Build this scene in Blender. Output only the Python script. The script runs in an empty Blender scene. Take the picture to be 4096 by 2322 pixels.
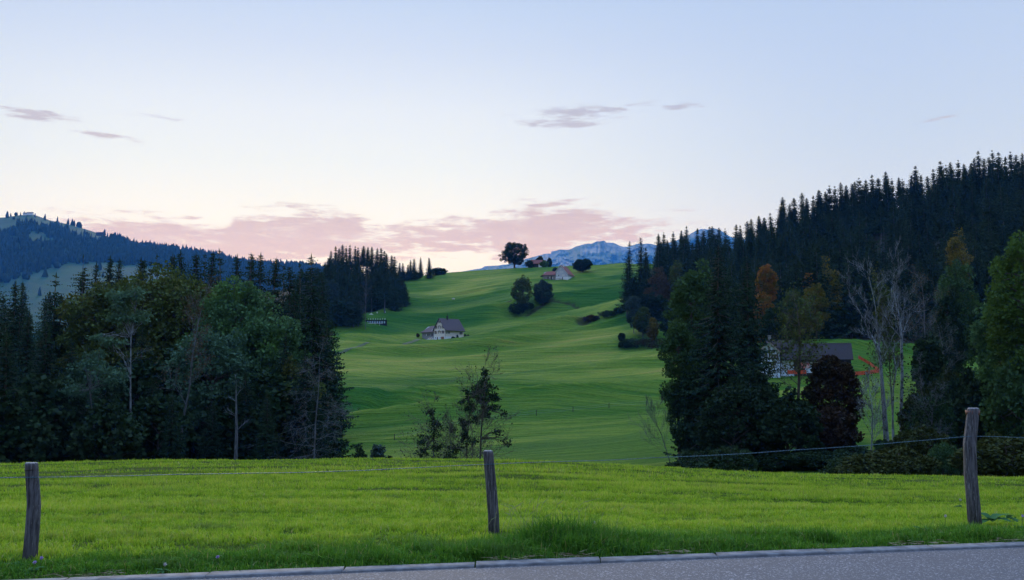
import bpy, math, random
import numpy as np
from mathutils import Vector

# ------------------------------------------------------------------ basics
C = bpy.data.collections.new('scene')
bpy.context.scene.collection.children.link(C)
FOC = 3982.0
TH = math.radians(5.01)
CT, ST = math.cos(TH), math.sin(TH)
EYE = 1.65


def ray(px, py):
    xc = (px - 2048.0) / FOC
    yc = (1161.0 - py) / FOC
    return xc, CT - yc * ST, ST + yc * CT


def PT(px, py, Y):
    a, b, c = ray(px, py)
    s = Y / b
    return np.array([a * s, Y, EYE + c * s])


def py2z(py, Y):
    a, b, c = ray(2048, py)
    return EYE + c * Y / b


def srgb(r, g, b):
    f = lambda v: (v / 255 / 12.92) if v <= 10.3 else ((v / 255 + 0.055) / 1.055) ** 2.4
    return (f(r), f(g), f(b), 1.0)


def tag(o, label=None, cat=None, group=None, kind=None):
    if label: o['label'] = label
    if cat: o['category'] = cat
    if group: o['group'] = group
    if kind: o['kind'] = kind
    return o


def empty(name, loc, rz=0.0, label=None, cat=None, group=None):
    o = bpy.data.objects.new(name, None)
    o.empty_display_size = 0.3
    C.objects.link(o)
    o.location = [float(v) for v in loc]
    o.rotation_euler = (0, 0, rz)
    return tag(o, label, cat, group)


def make_mesh(name, V, faces, mat=None, smooth=False, attrs=None):
    """V (n,3); faces: array (m,k) or a list of such arrays / index lists"""
    me = bpy.data.meshes.new(name)
    V = np.asarray(V, dtype=np.float32)
    if isinstance(faces, np.ndarray):
        faces = [faces]
    loops, starts, tot, pos = [], [], [], 0
    for f in faces:
        f = np.asarray(f, dtype=np.int32)
        if f.ndim == 1: f = f[None, :]
        m, k = f.shape
        loops.append(f.ravel())
        starts.append(pos + np.arange(m, dtype=np.int32) * k)
        tot.append(np.full(m, k, dtype=np.int32))
        pos += m * k
    loops = np.concatenate(loops); starts = np.concatenate(starts); tot = np.concatenate(tot)
    me.vertices.add(len(V)); me.vertices.foreach_set('co', V.ravel())
    me.loops.add(len(loops)); me.loops.foreach_set('vertex_index', loops)
    me.polygons.add(len(starts))
    me.polygons.foreach_set('loop_start', starts)
    me.polygons.foreach_set('loop_total', tot)
    if smooth:
        me.polygons.foreach_set('use_smooth', np.ones(len(starts), dtype=bool))
    if attrs:
        for k, v in attrs.items():
            a = me.attributes.new(k, 'FLOAT', 'POINT')
            a.data.foreach_set('value', np.asarray(v, dtype=np.float32))
    me.update(calc_edges=True)
    me.validate()
    if mat: me.materials.append(mat)
    return me


def link(name, me, parent=None, loc=None):
    o = bpy.data.objects.new(name, me)
    C.objects.link(o)
    if parent is not None: o.parent = parent
    if loc is not None: o.location = loc
    return o


# value noise ------------------------------------------------------------
def _hash(ix, iy, seed):
    n = (ix.astype(np.int64) * 374761393 + iy.astype(np.int64) * 668265263 + seed * 1442695041) & 0x7fffffff
    n = ((n ^ (n >> 13)) * 1274126177) & 0x7fffffff
    return ((n ^ (n >> 16)) & 0xffff) / 65535.0


def vnoise(x, y, seed=0):
    x = np.asarray(x, float); y = np.asarray(y, float)
    ix = np.floor(x); iy = np.floor(y)
    fx = x - ix; fy = y - iy
    fx = fx * fx * fx * (fx * (fx * 6 - 15) + 10); fy = fy * fy * fy * (fy * (fy * 6 - 15) + 10)
    a = _hash(ix, iy, seed); b = _hash(ix + 1, iy, seed)
    c = _hash(ix, iy + 1, seed); d = _hash(ix + 1, iy + 1, seed)
    return (a + (b - a) * fx + (c - a) * fy + (a - b - c + d) * fx * fy) * 2 - 1


def fbm(x, y, seed=0, oct=4):
    s = 0; a = 1; t = 0
    for i in range(oct):
        s = s + a * vnoise(x * 2 ** i + 13.7 * i, y * 2 ** i - 7.3 * i, seed + i); t += a; a *= 0.5
    return s / t


# ------------------------------------------------------------------ materials
class NT:
    def __init__(s, name, world=False):
        if world:
            s.m = bpy.data.worlds.new(name)
        else:
            s.m = bpy.data.materials.new(name)
        s.m.use_nodes = True
        s.t = s.m.node_tree
        s.t.nodes.clear()
        s.out = s.t.nodes.new('ShaderNodeOutputWorld' if world else 'ShaderNodeOutputMaterial')

    def n(s, typ, **kw):
        nd = s.t.nodes.new(typ)
        for k, v in kw.items(): setattr(nd, k, v)
        return nd

    def c(s, a, b):
        s.t.links.new(a, b)

    def setin(s, sock, v):
        if isinstance(v, bpy.types.NodeSocket): s.c(v, sock)
        else: sock.default_value = v

    def math(s, op, a, b=None, c=None, clamp=False):
        nd = s.n('ShaderNodeMath', operation=op, use_clamp=clamp)
        s.setin(nd.inputs[0], a)
        if b is not None: s.setin(nd.inputs[1], b)
        if c is not None: s.setin(nd.inputs[2], c)
        return nd.outputs[0]

    def mix(s, f, a, b, mode='MIX'):
        nd = s.n('ShaderNodeMix', data_type='RGBA', blend_type=mode)
        s.setin(nd.inputs[0], f); s.setin(nd.inputs[6], a); s.setin(nd.inputs[7], b)
        return nd.outputs[2]

    def ramp(s, f, stops):
        nd = s.n('ShaderNodeValToRGB')
        els = nd.color_ramp.elements
        while len(els) < len(stops): els.new(0.5)
        for e, (p, col) in zip(els, stops):
            e.position = p; e.color = col if len(col) == 4 else (*col, 1)
        s.setin(nd.inputs[0], f)
        return nd.outputs[0]

    def sstep(s, x, a, b):
        nd = s.n('ShaderNodeMapRange', interpolation_type='SMOOTHSTEP')
        s.setin(nd.inputs[0], x); s.setin(nd.inputs[1], a); s.setin(nd.inputs[2], b)
        nd.inputs[3].default_value = 0; nd.inputs[4].default_value = 1
        return nd.outputs[0]

    def noise(s, vec, scale, detail=3, rough=0.55, vscale=None):
        if vscale is not None:
            mp = s.n('ShaderNodeMapping'); s.c(vec, mp.inputs[0]); mp.inputs[3].default_value = vscale
            vec = mp.outputs[0]
        nd = s.n('ShaderNodeTexNoise')
        s.c(vec, nd.inputs['Vector']); nd.inputs['Scale'].default_value = scale
        nd.inputs['Detail'].default_value = detail; nd.inputs['Roughness'].default_value = rough
        return nd.outputs[0]

    def pos(s):
        return s.n('ShaderNodeNewGeometry').outputs['Position']

    def obj(s):
        return s.n('ShaderNodeTexCoord').outputs['Object']

    def attr(s, name):
        return s.n('ShaderNodeAttribute', attribute_name=name).outputs['Fac']

    def bsdf(s, col, rough=0.8, spec=0.3, metal=0.0, bump=None, bstr=0.5, bdist=0.02):
        b = s.n('ShaderNodeBsdfPrincipled')
        s.setin(b.inputs['Base Color'], col); s.setin(b.inputs['Roughness'], rough)
        b.inputs['Specular IOR Level'].default_value = spec; b.inputs['Metallic'].default_value = metal
        if bump is not None:
            bn = s.n('ShaderNodeBump'); bn.inputs['Strength'].default_value = bstr
            bn.inputs['Distance'].default_value = bdist
            s.c(bump, bn.inputs['Height']); s.c(bn.outputs[0], b.inputs['Normal'])
        s.c(b.outputs[0], s.out.inputs[0])
        return b


def simple(name, c1, c2=None, scale=3.0, rough=0.8, spec=0.3, metal=0.0, vscale=(1, 1, 1), bstr=0.0, bdist=0.02):
    """two-tone noisy material"""
    t = NT(name)
    c2 = c2 or tuple(v * 0.75 for v in c1)
    nz = t.noise(t.obj(), scale, 5, 0.6, vscale)
    f = t.sstep(nz, 0.32, 0.68)
    col = t.mix(f, (*c1, 1), (*c2, 1))
    t.bsdf(col, rough, spec, metal, bump=nz if bstr else None, bstr=bstr, bdist=bdist)
    return t.m


def foliage(name, c1, c2, c3=None, patch=0.25, transl=0.18):
    """leaf colour varies per leaf, per tree and in patches through the crown"""
    t = NT(name)
    g = t.n('ShaderNodeNewGeometry')
    oi = t.n('ShaderNodeObjectInfo')
    f = t.math('MULTIPLY', g.outputs['Random Per Island'], 0.55)
    f = t.math('MULTIPLY_ADD', oi.outputs['Random'], 0.45, f)
    col = t.mix(f, (*c1, 1), (*c2, 1))
    if c3 is not None:
        nz = t.noise(t.obj(), patch, 2, 0.5)
        col = t.mix(t.sstep(nz, 0.47, 0.66), col, (*c3, 1))
    d = t.n('ShaderNodeBsdfDiffuse'); t.c(col, d.inputs[0])
    tr = t.n('ShaderNodeBsdfTranslucent'); t.c(col, tr.inputs[0])
    gl = t.n('ShaderNodeBsdfGlossy'); gl.inputs['Roughness'].default_value = 0.55
    gl.inputs[0].default_value = (0.5, 0.55, 0.6, 1)
    ms = t.n('ShaderNodeMixShader'); ms.inputs[0].default_value = transl
    t.c(d.outputs[0], ms.inputs[1]); t.c(tr.outputs[0], ms.inputs[2])
    m2 = t.n('ShaderNodeMixShader'); m2.inputs[0].default_value = 0.012
    t.c(ms.outputs[0], m2.inputs[1]); t.c(gl.outputs[0], m2.inputs[2])
    t.c(m2.outputs[0], t.out.inputs[0])
    return t.m


# ------------------------------------------------------------------ terrain
cols = np.array([-1600, 0, 700, 1340, 1700, 2048, 2500, 2900, 3300, 3700, 4096, 5700.])
ucols = (cols - 2048) / FOC


def kerb_back(x):
    x = np.asarray(x, float)
    xx = np.clip(x, -12, 12)
    return 9.08 + 0.205 * x - 0.001 * xx * xx


crest = np.array([1872, 1852, 1834, 1829, 1829, 1834, 1854, 1877, 1893, 1901, 1904, 1912.])
rowsY, rowsZ = [], []


def addrow(Y, z): rowsY.append(Y); rowsZ.append(np.asarray(z, float) * np.ones(len(cols)))


def pyrow(Y, pys): addrow(Y, [py2z(p, Y) for p in pys])


z50 = np.array([py2z(p, 50.) for p in crest])
addrow(-300, 0); addrow(10.5, 0)
for Y, k in ((20, .26), (30, .505), (40, .75)): addrow(Y, z50 * k)
addrow(50, z50); addrow(60, z50 - 1.35); addrow(78, z50 - 4.1)
addrow(100, [-12, -12, -12, -12, -11.5, -11, -10, -8.5, -6.5, -6.2, -6, -5])
pyrow(150, [1850, 1850, 1850, 1850, 1838, 1815, 1790, 1740, 1670, 1640, 1600, 1540])
pyrow(220, [1800, 1800, 1790, 1730, 1690, 1655, 1625, 1590, 1545, 1530, 1500, 1400])
pyrow(300, [1750, 1740, 1700, 1580, 1570, 1560, 1530, 1490, 1425, 1400, 1340, 1180])
pyrow(400, [1680, 1660, 1600, 1450, 1455, 1440, 1410, 1340, 1230, 1140, 1020, 880])
pyrow(500, [1640, 1620, 1500, 1345, 1368, 1335, 1270, 1200, 1070, 950, 850, 700])
pyrow(600, [1600, 1560, 1400, 1215, 1262, 1205, 1165, 1100, 975, 895, 865, 650])
pyrow(700, [1580, 1520, 1300, 1150, 1160, 1117, 1090, 1065, 1052, 996, 979, 700])
pyrow(800, [1560, 1500, 1260, 1128, 1092, 1066, 1055, 1066, 1105, 1065, 1045, 740])
zz = np.array(rowsZ[-1])
addrow(900, zz - 10); addrow(1300, zz - 75); addrow(2500, -60); addrow(9000, -70)
rowsY = np.array(rowsY); rowsZ = np.array(rowsZ)
# fine lookup grid
gu = np.linspace(ucols[0], ucols[-1], 360)
gY = np.concatenate([np.arange(-300, 0, 20.), np.arange(0, 130, 1.0), np.arange(130, 1000, 3.0), np.arange(1000, 9001, 100.)])


def catmull(x, xp, fp):
    m = np.gradient(fp, xp)
    i = np.clip(np.searchsorted(xp, x) - 1, 0, len(xp) - 2)
    h = xp[i + 1] - xp[i]; t = np.clip((x - xp[i]) / h, 0, 1)
    t2, t3 = t * t, t * t * t
    return (2 * t3 - 3 * t2 + 1) * fp[i] + (t3 - 2 * t2 + t) * h * m[i] + (-2 * t3 + 3 * t2) * fp[i + 1] + (t3 - t2) * h * m[i + 1]


tmp = np.array([catmull(gu, ucols, r) for r in rowsZ])            # rows x gu
G0 = np.array([np.interp(gY, rowsY, tmp[:, j]) for j in range(len(gu))]).T
# smooth along Y
for it in range(2):
    G1 = G0.copy()
    for i in range(len(gY)):
        w = max(2.0, 0.045 * abs(gY[i])) if gY[i] < 1000 else 0
        if gY[i] < 14 or w == 0: continue
        j0, j1 = np.searchsorted(gY, [gY[i] - w, gY[i] + w])
        j1 = min(j1 + 1, len(gY))
        G1[i] = G0[j0:j1].mean(0)
    G0 = G1


def Hbase(x, Y):
    x = np.asarray(x, float); Y = np.asarray(Y, float)
    u = np.clip(x / np.maximum(Y, 9.0), gu[0], gu[-1])
    fi = np.interp(Y, gY, np.arange(len(gY)))
    fj = (u - gu[0]) / (gu[1] - gu[0])
    i = np.clip(fi.astype(int), 0, len(gY) - 2); j = np.clip(fj.astype(int), 0, len(gu) - 2)
    a = fi - i; b = fj - j
    return (G0[i, j] * (1 - a) + G0[i + 1, j] * a) * (1 - b) + (G0[i, j + 1] * (1 - a) + G0[i + 1, j + 1] * a) * b


def sm(x, a, b):
    t = np.clip((x - a) / (b - a), 0, 1)
    return t * t * (3 - 2 * t)


def undul(x, Y):
    fd = np.hypot(x + 38, (Y - 503) * 1.0)
    w = (1 - .85 * np.exp(-(fd / 34.) ** 2)) * sm(Y, 110, 190) * (1 - 0.55 * sm(Y, 520, 820)) * (1 - sm(Y, 900, 1200))
    yy = Y - 0.30 * x + 14 * vnoise(x / 110., Y / 110., 5)
    a1 = 1 - 2 * np.abs(vnoise(x / 150., yy / 42., 11)); a2 = 1 - 2 * np.abs(vnoise(x / 70. + .3, yy / 17., 12)); a3 = vnoise(x / 34., yy / 6.5, 13)
    s = 3.4 * a1 + 1.7 * a2 + .4 * a3 + 1.2 * vnoise(x / 80., yy / 30., 15) + 0.13 * vnoise(x / 16., yy / 2.2, 14)
    near = sm(Y, 13, 22) * (1 - sm(Y, 60, 100)) * (0.05 * vnoise(x / 6., (Y - .15 * x) / 1.6, 21) + 0.04 * vnoise(x / 2.1, Y / .7, 22))
    return w * s + near


def G_hit(Hf, px, py, Ymin=105.0, Ymax=1200.0):
    Ys = np.arange(Ymin, Ymax, 0.5)
    a, b, c = ray(px, py)
    x = a * Ys / b; z = EYE + c * Ys / b
    below = z < Hf(x, Ys)
    k = np.argmax(below) if below.any() else len(Ys) - 1
    return float(x[k]), float(Ys[k])


def seg_dist(x, Y, pts):
    """distance of points to a polyline and the signed side"""
    d = np.full(np.shape(x), 1e9)
    for (x0, y0), (x1, y1) in zip(pts[:-1], pts[1:]):
        dx, dy = x1 - x0, y1 - y0
        t = np.clip(((x - x0) * dx + (Y - y0) * dy) / (dx * dx + dy * dy + 1e-9), 0, 1)
        d = np.minimum(d, np.hypot(x - x0 - t * dx, Y - y0 - t * dy))
    return d


ditches = [
    ([(1480, 1262), (1560, 1249), (1602, 1247), (1753, 1256), (1867, 1251), (1960, 1243), (2037, 1232)], 1.7, 2.0),
    ([(2106, 1238), (2202, 1212), (2285, 1208), (2340, 1212), (2375, 1220)], 1.1, 1.8),
    ([(2010, 1245), (2040, 1250), (2080, 1240)], 1.3, 3.0),
    ([(2330, 1292), (2380, 1278), (2440, 1258), (2490, 1246)], 3.2, 5.0),
    ([(1330, 1501), (1500, 1514), (1700, 1519), (2000, 1516), (2100, 1513)], 0.45, 1.3),
    ([(1340, 1652), (1440, 1646), (1560, 1603), (1700, 1578), (1850, 1566), (2100, 1560)], 0.8, 2.5),
]
ditch_w = []
for pts, dep, wid in ditches:
    ditch_w.append(([G_hit(Hbase, *p) for p in pts], dep, wid))


_c = PT(1780, 1364.7, 500)
pads = [(_c[0] + .5, 505.5, _c[2] + .45, .045, .03, 15.)]


def H(x, Y):
    x = np.asarray(x, float); Y = np.asarray(Y, float)
    z = Hbase(x, Y) + undul(x, Y)
    for pts, dep, wid in ditch_w:
        d = seg_dist(x, Y, pts)
        z = z - dep * np.exp(-(d / wid) ** 2)
    for (qx, qy, qz, sx_, sy_, rr) in pads:
        w_ = np.exp(-(np.hypot(x - qx, Y - qy) / rr) ** 4)
        z = z * (1 - w_) + (qz + sx_ * (x - qx) + sy_ * (Y - qy)) * w_
    t = Y - kerb_back(x)
    z = np.where(t < -0.02, -0.06, np.where(t < 6, np.maximum(z, 0) * 0 + np.minimum(z, 0) + 0.03 * sm(t, 0, .4) * (1 - sm(t, 2, 6)), z))
    return z


def ground(x, Y):
    return float(H(np.array([x]), np.array([Y]))[0])


def G(px, py, Ymin=105.0):
    return G_hit(H, px, py, Ymin)


def onpoly(px, py, poly):
    inside = np.zeros(np.shape(px), bool)
    n = len(poly)
    for i in range(n):
        x0, y0 = poly[i]; x1, y1 = poly[(i + 1) % n]
        c = ((y0 > py) != (y1 > py)) & (px < (x1 - x0) * (py - y0) / (y1 - y0 + 1e-12) + x0)
        inside ^= c
    return inside


# mesh of the ground -----------------------------------------------------
uu = np.concatenate([np.linspace(-1.35, -.58, 60)[:-1], np.linspace(-.58, .58, 640), np.linspace(.58, 1.35, 60)[1:]])
YY = np.concatenate([np.array([-250, -120, -60, -30, -10, 0, 4.]), np.arange(6.5, 12, .12), np.arange(12, 60, .45), np.arange(60, 150, 1.5),
                     np.arange(150, 840, 1.25), np.arange(840, 1300, 20.), np.arange(1300, 4001, 300.)])
off = 40.0 * np.exp(-np.maximum(YY, 0) / 40.0) + np.where(YY < 0, -YY, 0)
X = uu[None, :] * (YY + off + 2)[:, None]
Yg = np.repeat(YY[:, None], len(uu), 1)
Z = H(X, Yg)
nr, nc = X.shape
idx = np.arange(nr * nc).reshape(nr, nc)
F_ = np.stack([idx[:-1, :-1], idx[:-1, 1:], idx[1:, 1:], idx[1:, :-1]], -1).reshape(-1, 4)

# patches of meadow: 1 = freshly mown and yellowish, 0 = lush
def project(x, Y, z):
    dz = z - EYE
    fwd = Y * CT + dz * ST; up = -Y * ST + dz * CT
    fwd = np.maximum(fwd, 0.1)
    return 2048 + FOC * x / fwd, 1161 - FOC * up / fwd


def world_poly(pts):
    return [G_hit(Hbase, *p) for p in pts]


mown = np.full(X.shape, 0.45)
jx = X + 3 * vnoise(X / 12., Yg / 12., 31); jy = Yg + 4 * vnoise(X / 15., Yg / 9., 32)
lush_polys = [
    [(1300, 1500), (1500, 1513), (1700, 1518), (2000, 1516), (2100, 1513), (2160, 1530), (1950, 1555), (1750, 1572), (1560, 1603), (1440, 1648), (1300, 1665)],
    [(1330, 1330), (1500, 1300), (1600, 1255), (1900, 1255), (1990, 1245), (1900, 1290), (1640, 1330), (1500, 1345), (1340, 1390)],
    [(1610, 1245), (1600, 1180), (1750, 1190), (2000, 1150), (2090, 1200), (1980, 1238), (1760, 1252)],
    [(2180, 1215), (2300, 1165), (2470, 1100), (2560, 1100), (2540, 1190), (2380, 1222), (2300, 1208)],
    [(2230, 1140), (2500, 1110), (2560, 1140), (2400, 1160)],
    [(1950, 1815), (2200, 1800), (2400, 1790), (2760, 1770), (2800, 1860), (1950, 1850)],
    [(2400, 1330), (2500, 1260), (2800, 1250), (2800, 1300), (2600, 1330)],
]
mown_polys = [
    [(1330, 1395), (1500, 1352), (1640, 1322), (1690, 1362), (1760, 1366), (1620, 1388), (1340, 1425)],
    [(1330, 1435), (1800, 1385), (2100, 1330), (2480, 1215), (2480, 1235), (2330, 1300), (2500, 1290), (2450, 1440), (2680, 1450), (2720, 1520), (2100, 1512), (1700, 1516), (1330, 1498)],
    [(1960, 1180), (2100, 1105), (2160, 1090), (1900, 1110), (1650, 1180), (1780, 1205)],
    [(2480, 1405), (2560, 1385), (2640, 1400), (2700, 1430), (2500, 1440)],
]
for p in lush_polys:
    mown[onpoly(jx, jy, world_poly(p))] = 0.15
for p in mown_polys:
    mown[onpoly(jx, jy, world_poly(p))] = 0.72
k = np.array([.25, .5, .25])
for it in range(10):
    mown[1:-1] = (mown[:-2] + 2 * mown[1:-1] + mown[2:]) / 4
    mown[:, 1:-1] = (mown[:, :-2] + 2 * mown[:, 1:-1] + mown[:, 2:]) / 4
rough = np.zeros(X.shape)
for (pts, dep, wid), lo in zip(ditch_w[:4], (1, .8, 0, .8)):
    d = seg_dist(X, Yg, pts)
    rough = np.maximum(rough, lo * sm(d + .5 * vnoise(X / 2., Yg / 2., 77), wid * .75, wid * .45))

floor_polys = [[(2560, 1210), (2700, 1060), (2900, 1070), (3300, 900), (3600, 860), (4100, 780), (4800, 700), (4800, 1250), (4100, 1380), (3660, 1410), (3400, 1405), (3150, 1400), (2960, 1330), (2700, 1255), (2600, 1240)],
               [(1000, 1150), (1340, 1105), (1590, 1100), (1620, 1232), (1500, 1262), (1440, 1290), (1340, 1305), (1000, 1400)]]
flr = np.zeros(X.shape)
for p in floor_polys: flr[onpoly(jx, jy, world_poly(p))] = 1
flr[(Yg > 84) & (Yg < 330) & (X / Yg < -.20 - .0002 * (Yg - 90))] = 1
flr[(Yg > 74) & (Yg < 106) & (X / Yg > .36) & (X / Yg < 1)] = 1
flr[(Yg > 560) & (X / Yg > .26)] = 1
t = NT('meadow_grass')
P_ = t.pos()
fine = t.noise(P_, 0.9, 6, 0.7, (1, 2.2, 1))
big = t.noise(P_, 0.035, 5, 0.6, (0.5, 1.6, 1))
strk = t.noise(P_, 0.10, 5, 0.65, (0.25, 3.2, 1))
f = t.math('ADD', t.attr('mown'), t.math('MULTIPLY', t.math('SUBTRACT', big, 0.5), 1.1))
terr = t.noise(P_, 0.42, 4, 0.6, (0.10, 2.0, 1))
f = t.math('ADD', f, t.math('MULTIPLY', t.math('SUBTRACT', terr, 0.5), .6))
f = t.math('ADD', f, t.math('MULTIPLY', t.math('SUBTRACT', strk, 0.5), 1.0), clamp=True)
col = t.ramp(f, [(0, (.026, .105, .014)), (.35, (.052, .138, .014)), (.62, (.104, .184, .020)), (.85, (.158, .215, .030)), (1, (.21, .215, .04))])
col = t.mix(t.sstep(fine, .25, .75), t.mix(1.0, col, (.68, .68, .68, 1), 'MULTIPLY'), col)
col = t.mix(t.attr('rough'), col, t.mix(t.noise(P_, .6, 4), (.018, .022, .012, 1), (.05, .04, .022, 1)))
col = t.mix(t.attr('near'), col, t.mix(fine, (.02, .045, .006, 1), (.05, .09, .012, 1)))
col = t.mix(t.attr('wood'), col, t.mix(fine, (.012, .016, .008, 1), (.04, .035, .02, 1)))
hgt = t.math('ADD', t.math('ADD', t.math('MULTIPLY', fine, .4), t.math('MULTIPLY', strk, 1.1)), t.math('MULTIPLY', terr, .8))
t.bsdf(col, 0.95, 0.05, bump=hgt, bstr=1.0, bdist=1.3)
near_a = (1 - sm(Yg, 55, 75))
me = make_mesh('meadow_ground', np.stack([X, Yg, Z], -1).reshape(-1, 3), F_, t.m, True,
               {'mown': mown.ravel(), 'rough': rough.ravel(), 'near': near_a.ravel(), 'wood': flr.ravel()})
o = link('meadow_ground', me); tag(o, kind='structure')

# road + kerb ------------------------------------------------------------
xs = np.linspace(-60, 60, 241)
kb = kerb_back(xs)
t = NT('asphalt')
P_ = t.pos()
g1 = t.noise(P_, 160, 3, .7); g2 = t.noise(P_, 1.1, 5, .6); g3 = t.noise(P_, 45, 2, .6)
vor = t.n('ShaderNodeTexVoronoi'); t.c(P_, vor.inputs['Vector']); vor.inputs['Scale'].default_value = 85
sp = t.sstep(t.n('ShaderNodeSeparateColor').outputs[0], .8, .95)
sc_ = t.n('ShaderNodeSeparateColor'); t.c(vor.outputs['Color'], sc_.inputs[0])
sp = t.sstep(sc_.outputs[0], .80, 1.0)
col = t.mix(t.sstep(g1, .3, .7), (.036, .038, .045, 1), (.086, .088, .102, 1))
col = t.mix(t.math('MULTIPLY', sp, .75), col, (.33, .32, .33, 1))
col = t.mix(t.math('MULTIPLY', t.sstep(g2, .35, .7), .45), col, (.07, .066, .07, 1))
t.bsdf(col, .8, .35, bump=t.math('ADD', g1, g3), bstr=.8, bdist=.006)
V = []; 
for dy in (-70, -12, -6, -3, -1.5, -.7, -.18):
    V.append(np.stack([xs, kb + dy, np.full_like(xs, 0.0)], -1))
V = np.array(V); n0, n1 = V.shape[:2]; ii = np.arange(n0 * n1).reshape(n0, n1)
V[0, :, 1] = -70
Ff = np.stack([ii[:-1, :-1], ii[:-1, 1:], ii[1:, 1:], ii[1:, :-1]], -1).reshape(-1, 4)
o = link('road', make_mesh('road', V.reshape(-1, 3), Ff, t.m)); tag(o, kind='structure')

kmat = simple('kerb_stone', (.17, .17, .175), (.09, .09, .095), 9, .85, .25, bstr=.5, bdist=.004)
V = []; Fk = []; rk = random.Random(3)
x = -30.0
while x < 32:
    L = 1.1 + rk.uniform(-.02, .02)
    x0, x1 = x + .008, x + L - .008
    hz = .018 + rk.uniform(-.004, .004)
    segs = np.linspace(x0, x1, 5)
    base = len(V)
    for s_ in segs:
        yb = float(kerb_back(s_))
        jit = rk.uniform(-.004, .004)
        for (dy, z) in ((-.18, -.05), (-.18 + jit, hz - .006), (-.172, hz), (-.01, hz + .004), (0, hz - .004), (0, -.05)):
            V.append((s_, yb + dy, z))
    for a in range(4):
        for b in range(5):
            p = base + a * 6 + b
            Fk.append((p, p + 6, p + 7, p + 1))
    Fk.append(tuple(base + b for b in (0, 1, 2, 3))); 
    Fk.append(tuple(base + 24 + b for b in (3, 2, 1, 0)))
    x += L
o = link('kerb', make_mesh('kerb', V, np.array(Fk), kmat)); tag(o, kind='structure')

# farm track -------------------------------------------------------------
def ribbon(name, pix, width, mat, lift=.10):
    pts = [G_hit(Hbase, *p) for p in pix]
    P_ = []
    for (a, b) in zip(pts[:-1], pts[1:]):
        n = max(2, int(math.hypot(b[0] - a[0], b[1] - a[1]) / 1.2))
        for i in range(n):
            P_.append((a[0] + (b[0] - a[0]) * i / n, a[1] + (b[1] - a[1]) * i / n))
    P_.append(pts[-1]); P_ = np.array(P_)
    for it in range(20): P_[1:-1] = (P_[:-2] + 2 * P_[1:-1] + P_[2:]) / 4
    T = np.gradient(P_, axis=0); T /= np.linalg.norm(T, axis=1)[:, None] + 1e-9
    N = np.stack([-T[:, 1], T[:, 0]], -1)
    Vs = []
    for s in np.linspace(-.5, .5, 7):
        q = P_ + N * s * width
        Vs.append(np.stack([q[:, 0], q[:, 1], H(q[:, 0], q[:, 1]) + lift], -1))
    Vs = np.array(Vs); n0, n1 = Vs.shape[:2]; ii = np.arange(n0 * n1).reshape(n0, n1)
    Ff = np.stack([ii[:-1, :-1], ii[:-1, 1:], ii[1:, 1:], ii[1:, :-1]], -1).reshape(-1, 4)
    o = link(name, make_mesh(name, Vs.reshape(-1, 3), Ff, mat, True)); tag(o, kind='structure')


grav = simple('track_gravel', (.080, .100, .065), (.05, .075, .03), .8, .9, .1)
ribbon('farm_track', [(1800, 1363), (1765, 1367), (1735, 1369), (1700, 1377), (1650, 1387), (1500, 1407), (1340, 1429), (1230, 1443)], 1.9, grav)
ribbon('farm_yard', [(1716, 1372), (1690, 1365), (1645, 1363)], 1.6, grav, .12)

# ------------------------------------------------------------------ far hill and its woods
rp = [(-3500, 1080), (-1500, 960), (-600, 900), (-250, 880), (0, 866), (60, 857), (110, 853), (180, 878), (260, 895), (345, 920), (430, 948), (520, 976),
      (600, 988), (700, 1002), (800, 1016), (900, 1038), (960, 1052), (1050, 1062), (1150, 1066), (1250, 1074), (1400, 1100), (1700, 1160)]
rpx = np.array([p[0] for p in rp], float); rpy = np.array([p[1] for p in rp], float)


def hill_ridge(px): return np.interp(px, rpx, rpy)


def hill_Y(t): return 2250 + 1950 * t
def hill_py(px, t):
    r = hill_ridge(px); b = 1345.0
    return b + (r - b) * (t * (1.55 - .55 * t))


hpx = np.arange(-3500, 1700, 14.0); ht = np.linspace(0, 1, 60)
HP, HT = np.meshgrid(hpx, ht)
HY = hill_Y(HT) + 38 * fbm(HP / 240., HT * 6, 41)
HPY = hill_py(HP, HT) + 4.0 * fbm(HP / 120., HT * 9, 42) * (1 - HT)
HX = (HP - 2048) / FOC * HY; HZ = EYE + (1510 - HPY) / FOC * HY
for (dy, dz) in ((220, -18), (750, -180), (1400, -640)):
    HX = np.vstack([HX, (hpx - 2048)[None] / FOC * (4200 + dy)]); HY = np.vstack([HY, np.full((1, len(hpx)), 4200. + dy)])
    HZ = np.vstack([HZ, HZ[59:60] + dz])
HX = np.vstack([(hpx - 2048)[None] / FOC * 2160, HX]); HY = np.vstack([np.full((1, len(hpx)), 2160.), HY]); HZ = np.vstack([np.full((1, len(hpx)), -95.), HZ])
n0, n1 = HX.shape; ii = np.arange(n0 * n1).reshape(n0, n1)
Ff = np.stack([ii[:-1, :-1], ii[:-1, 1:], ii[1:, 1:], ii[1:, :-1]], -1).reshape(-1, 4)
t = NT('alp_meadow')
nz = t.noise(t.pos(), .006, 5, .6); nz2 = t.noise(t.pos(), .03, 4, .6)
col = t.mix(t.sstep(nz, .35, .65), (.016, .05, .03, 1), (.026, .07, .035, 1))
col = t.mix(t.sstep(nz2, .4, .8), col, (.035, .06, .035, 1))
t.bsdf(col, .95, .05)
o = link('far_hill', make_mesh('far_hill', np.stack([HX, HY, HZ], -1).reshape(-1, 3), Ff, t.m, True)); tag(o, kind='structure')

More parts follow.
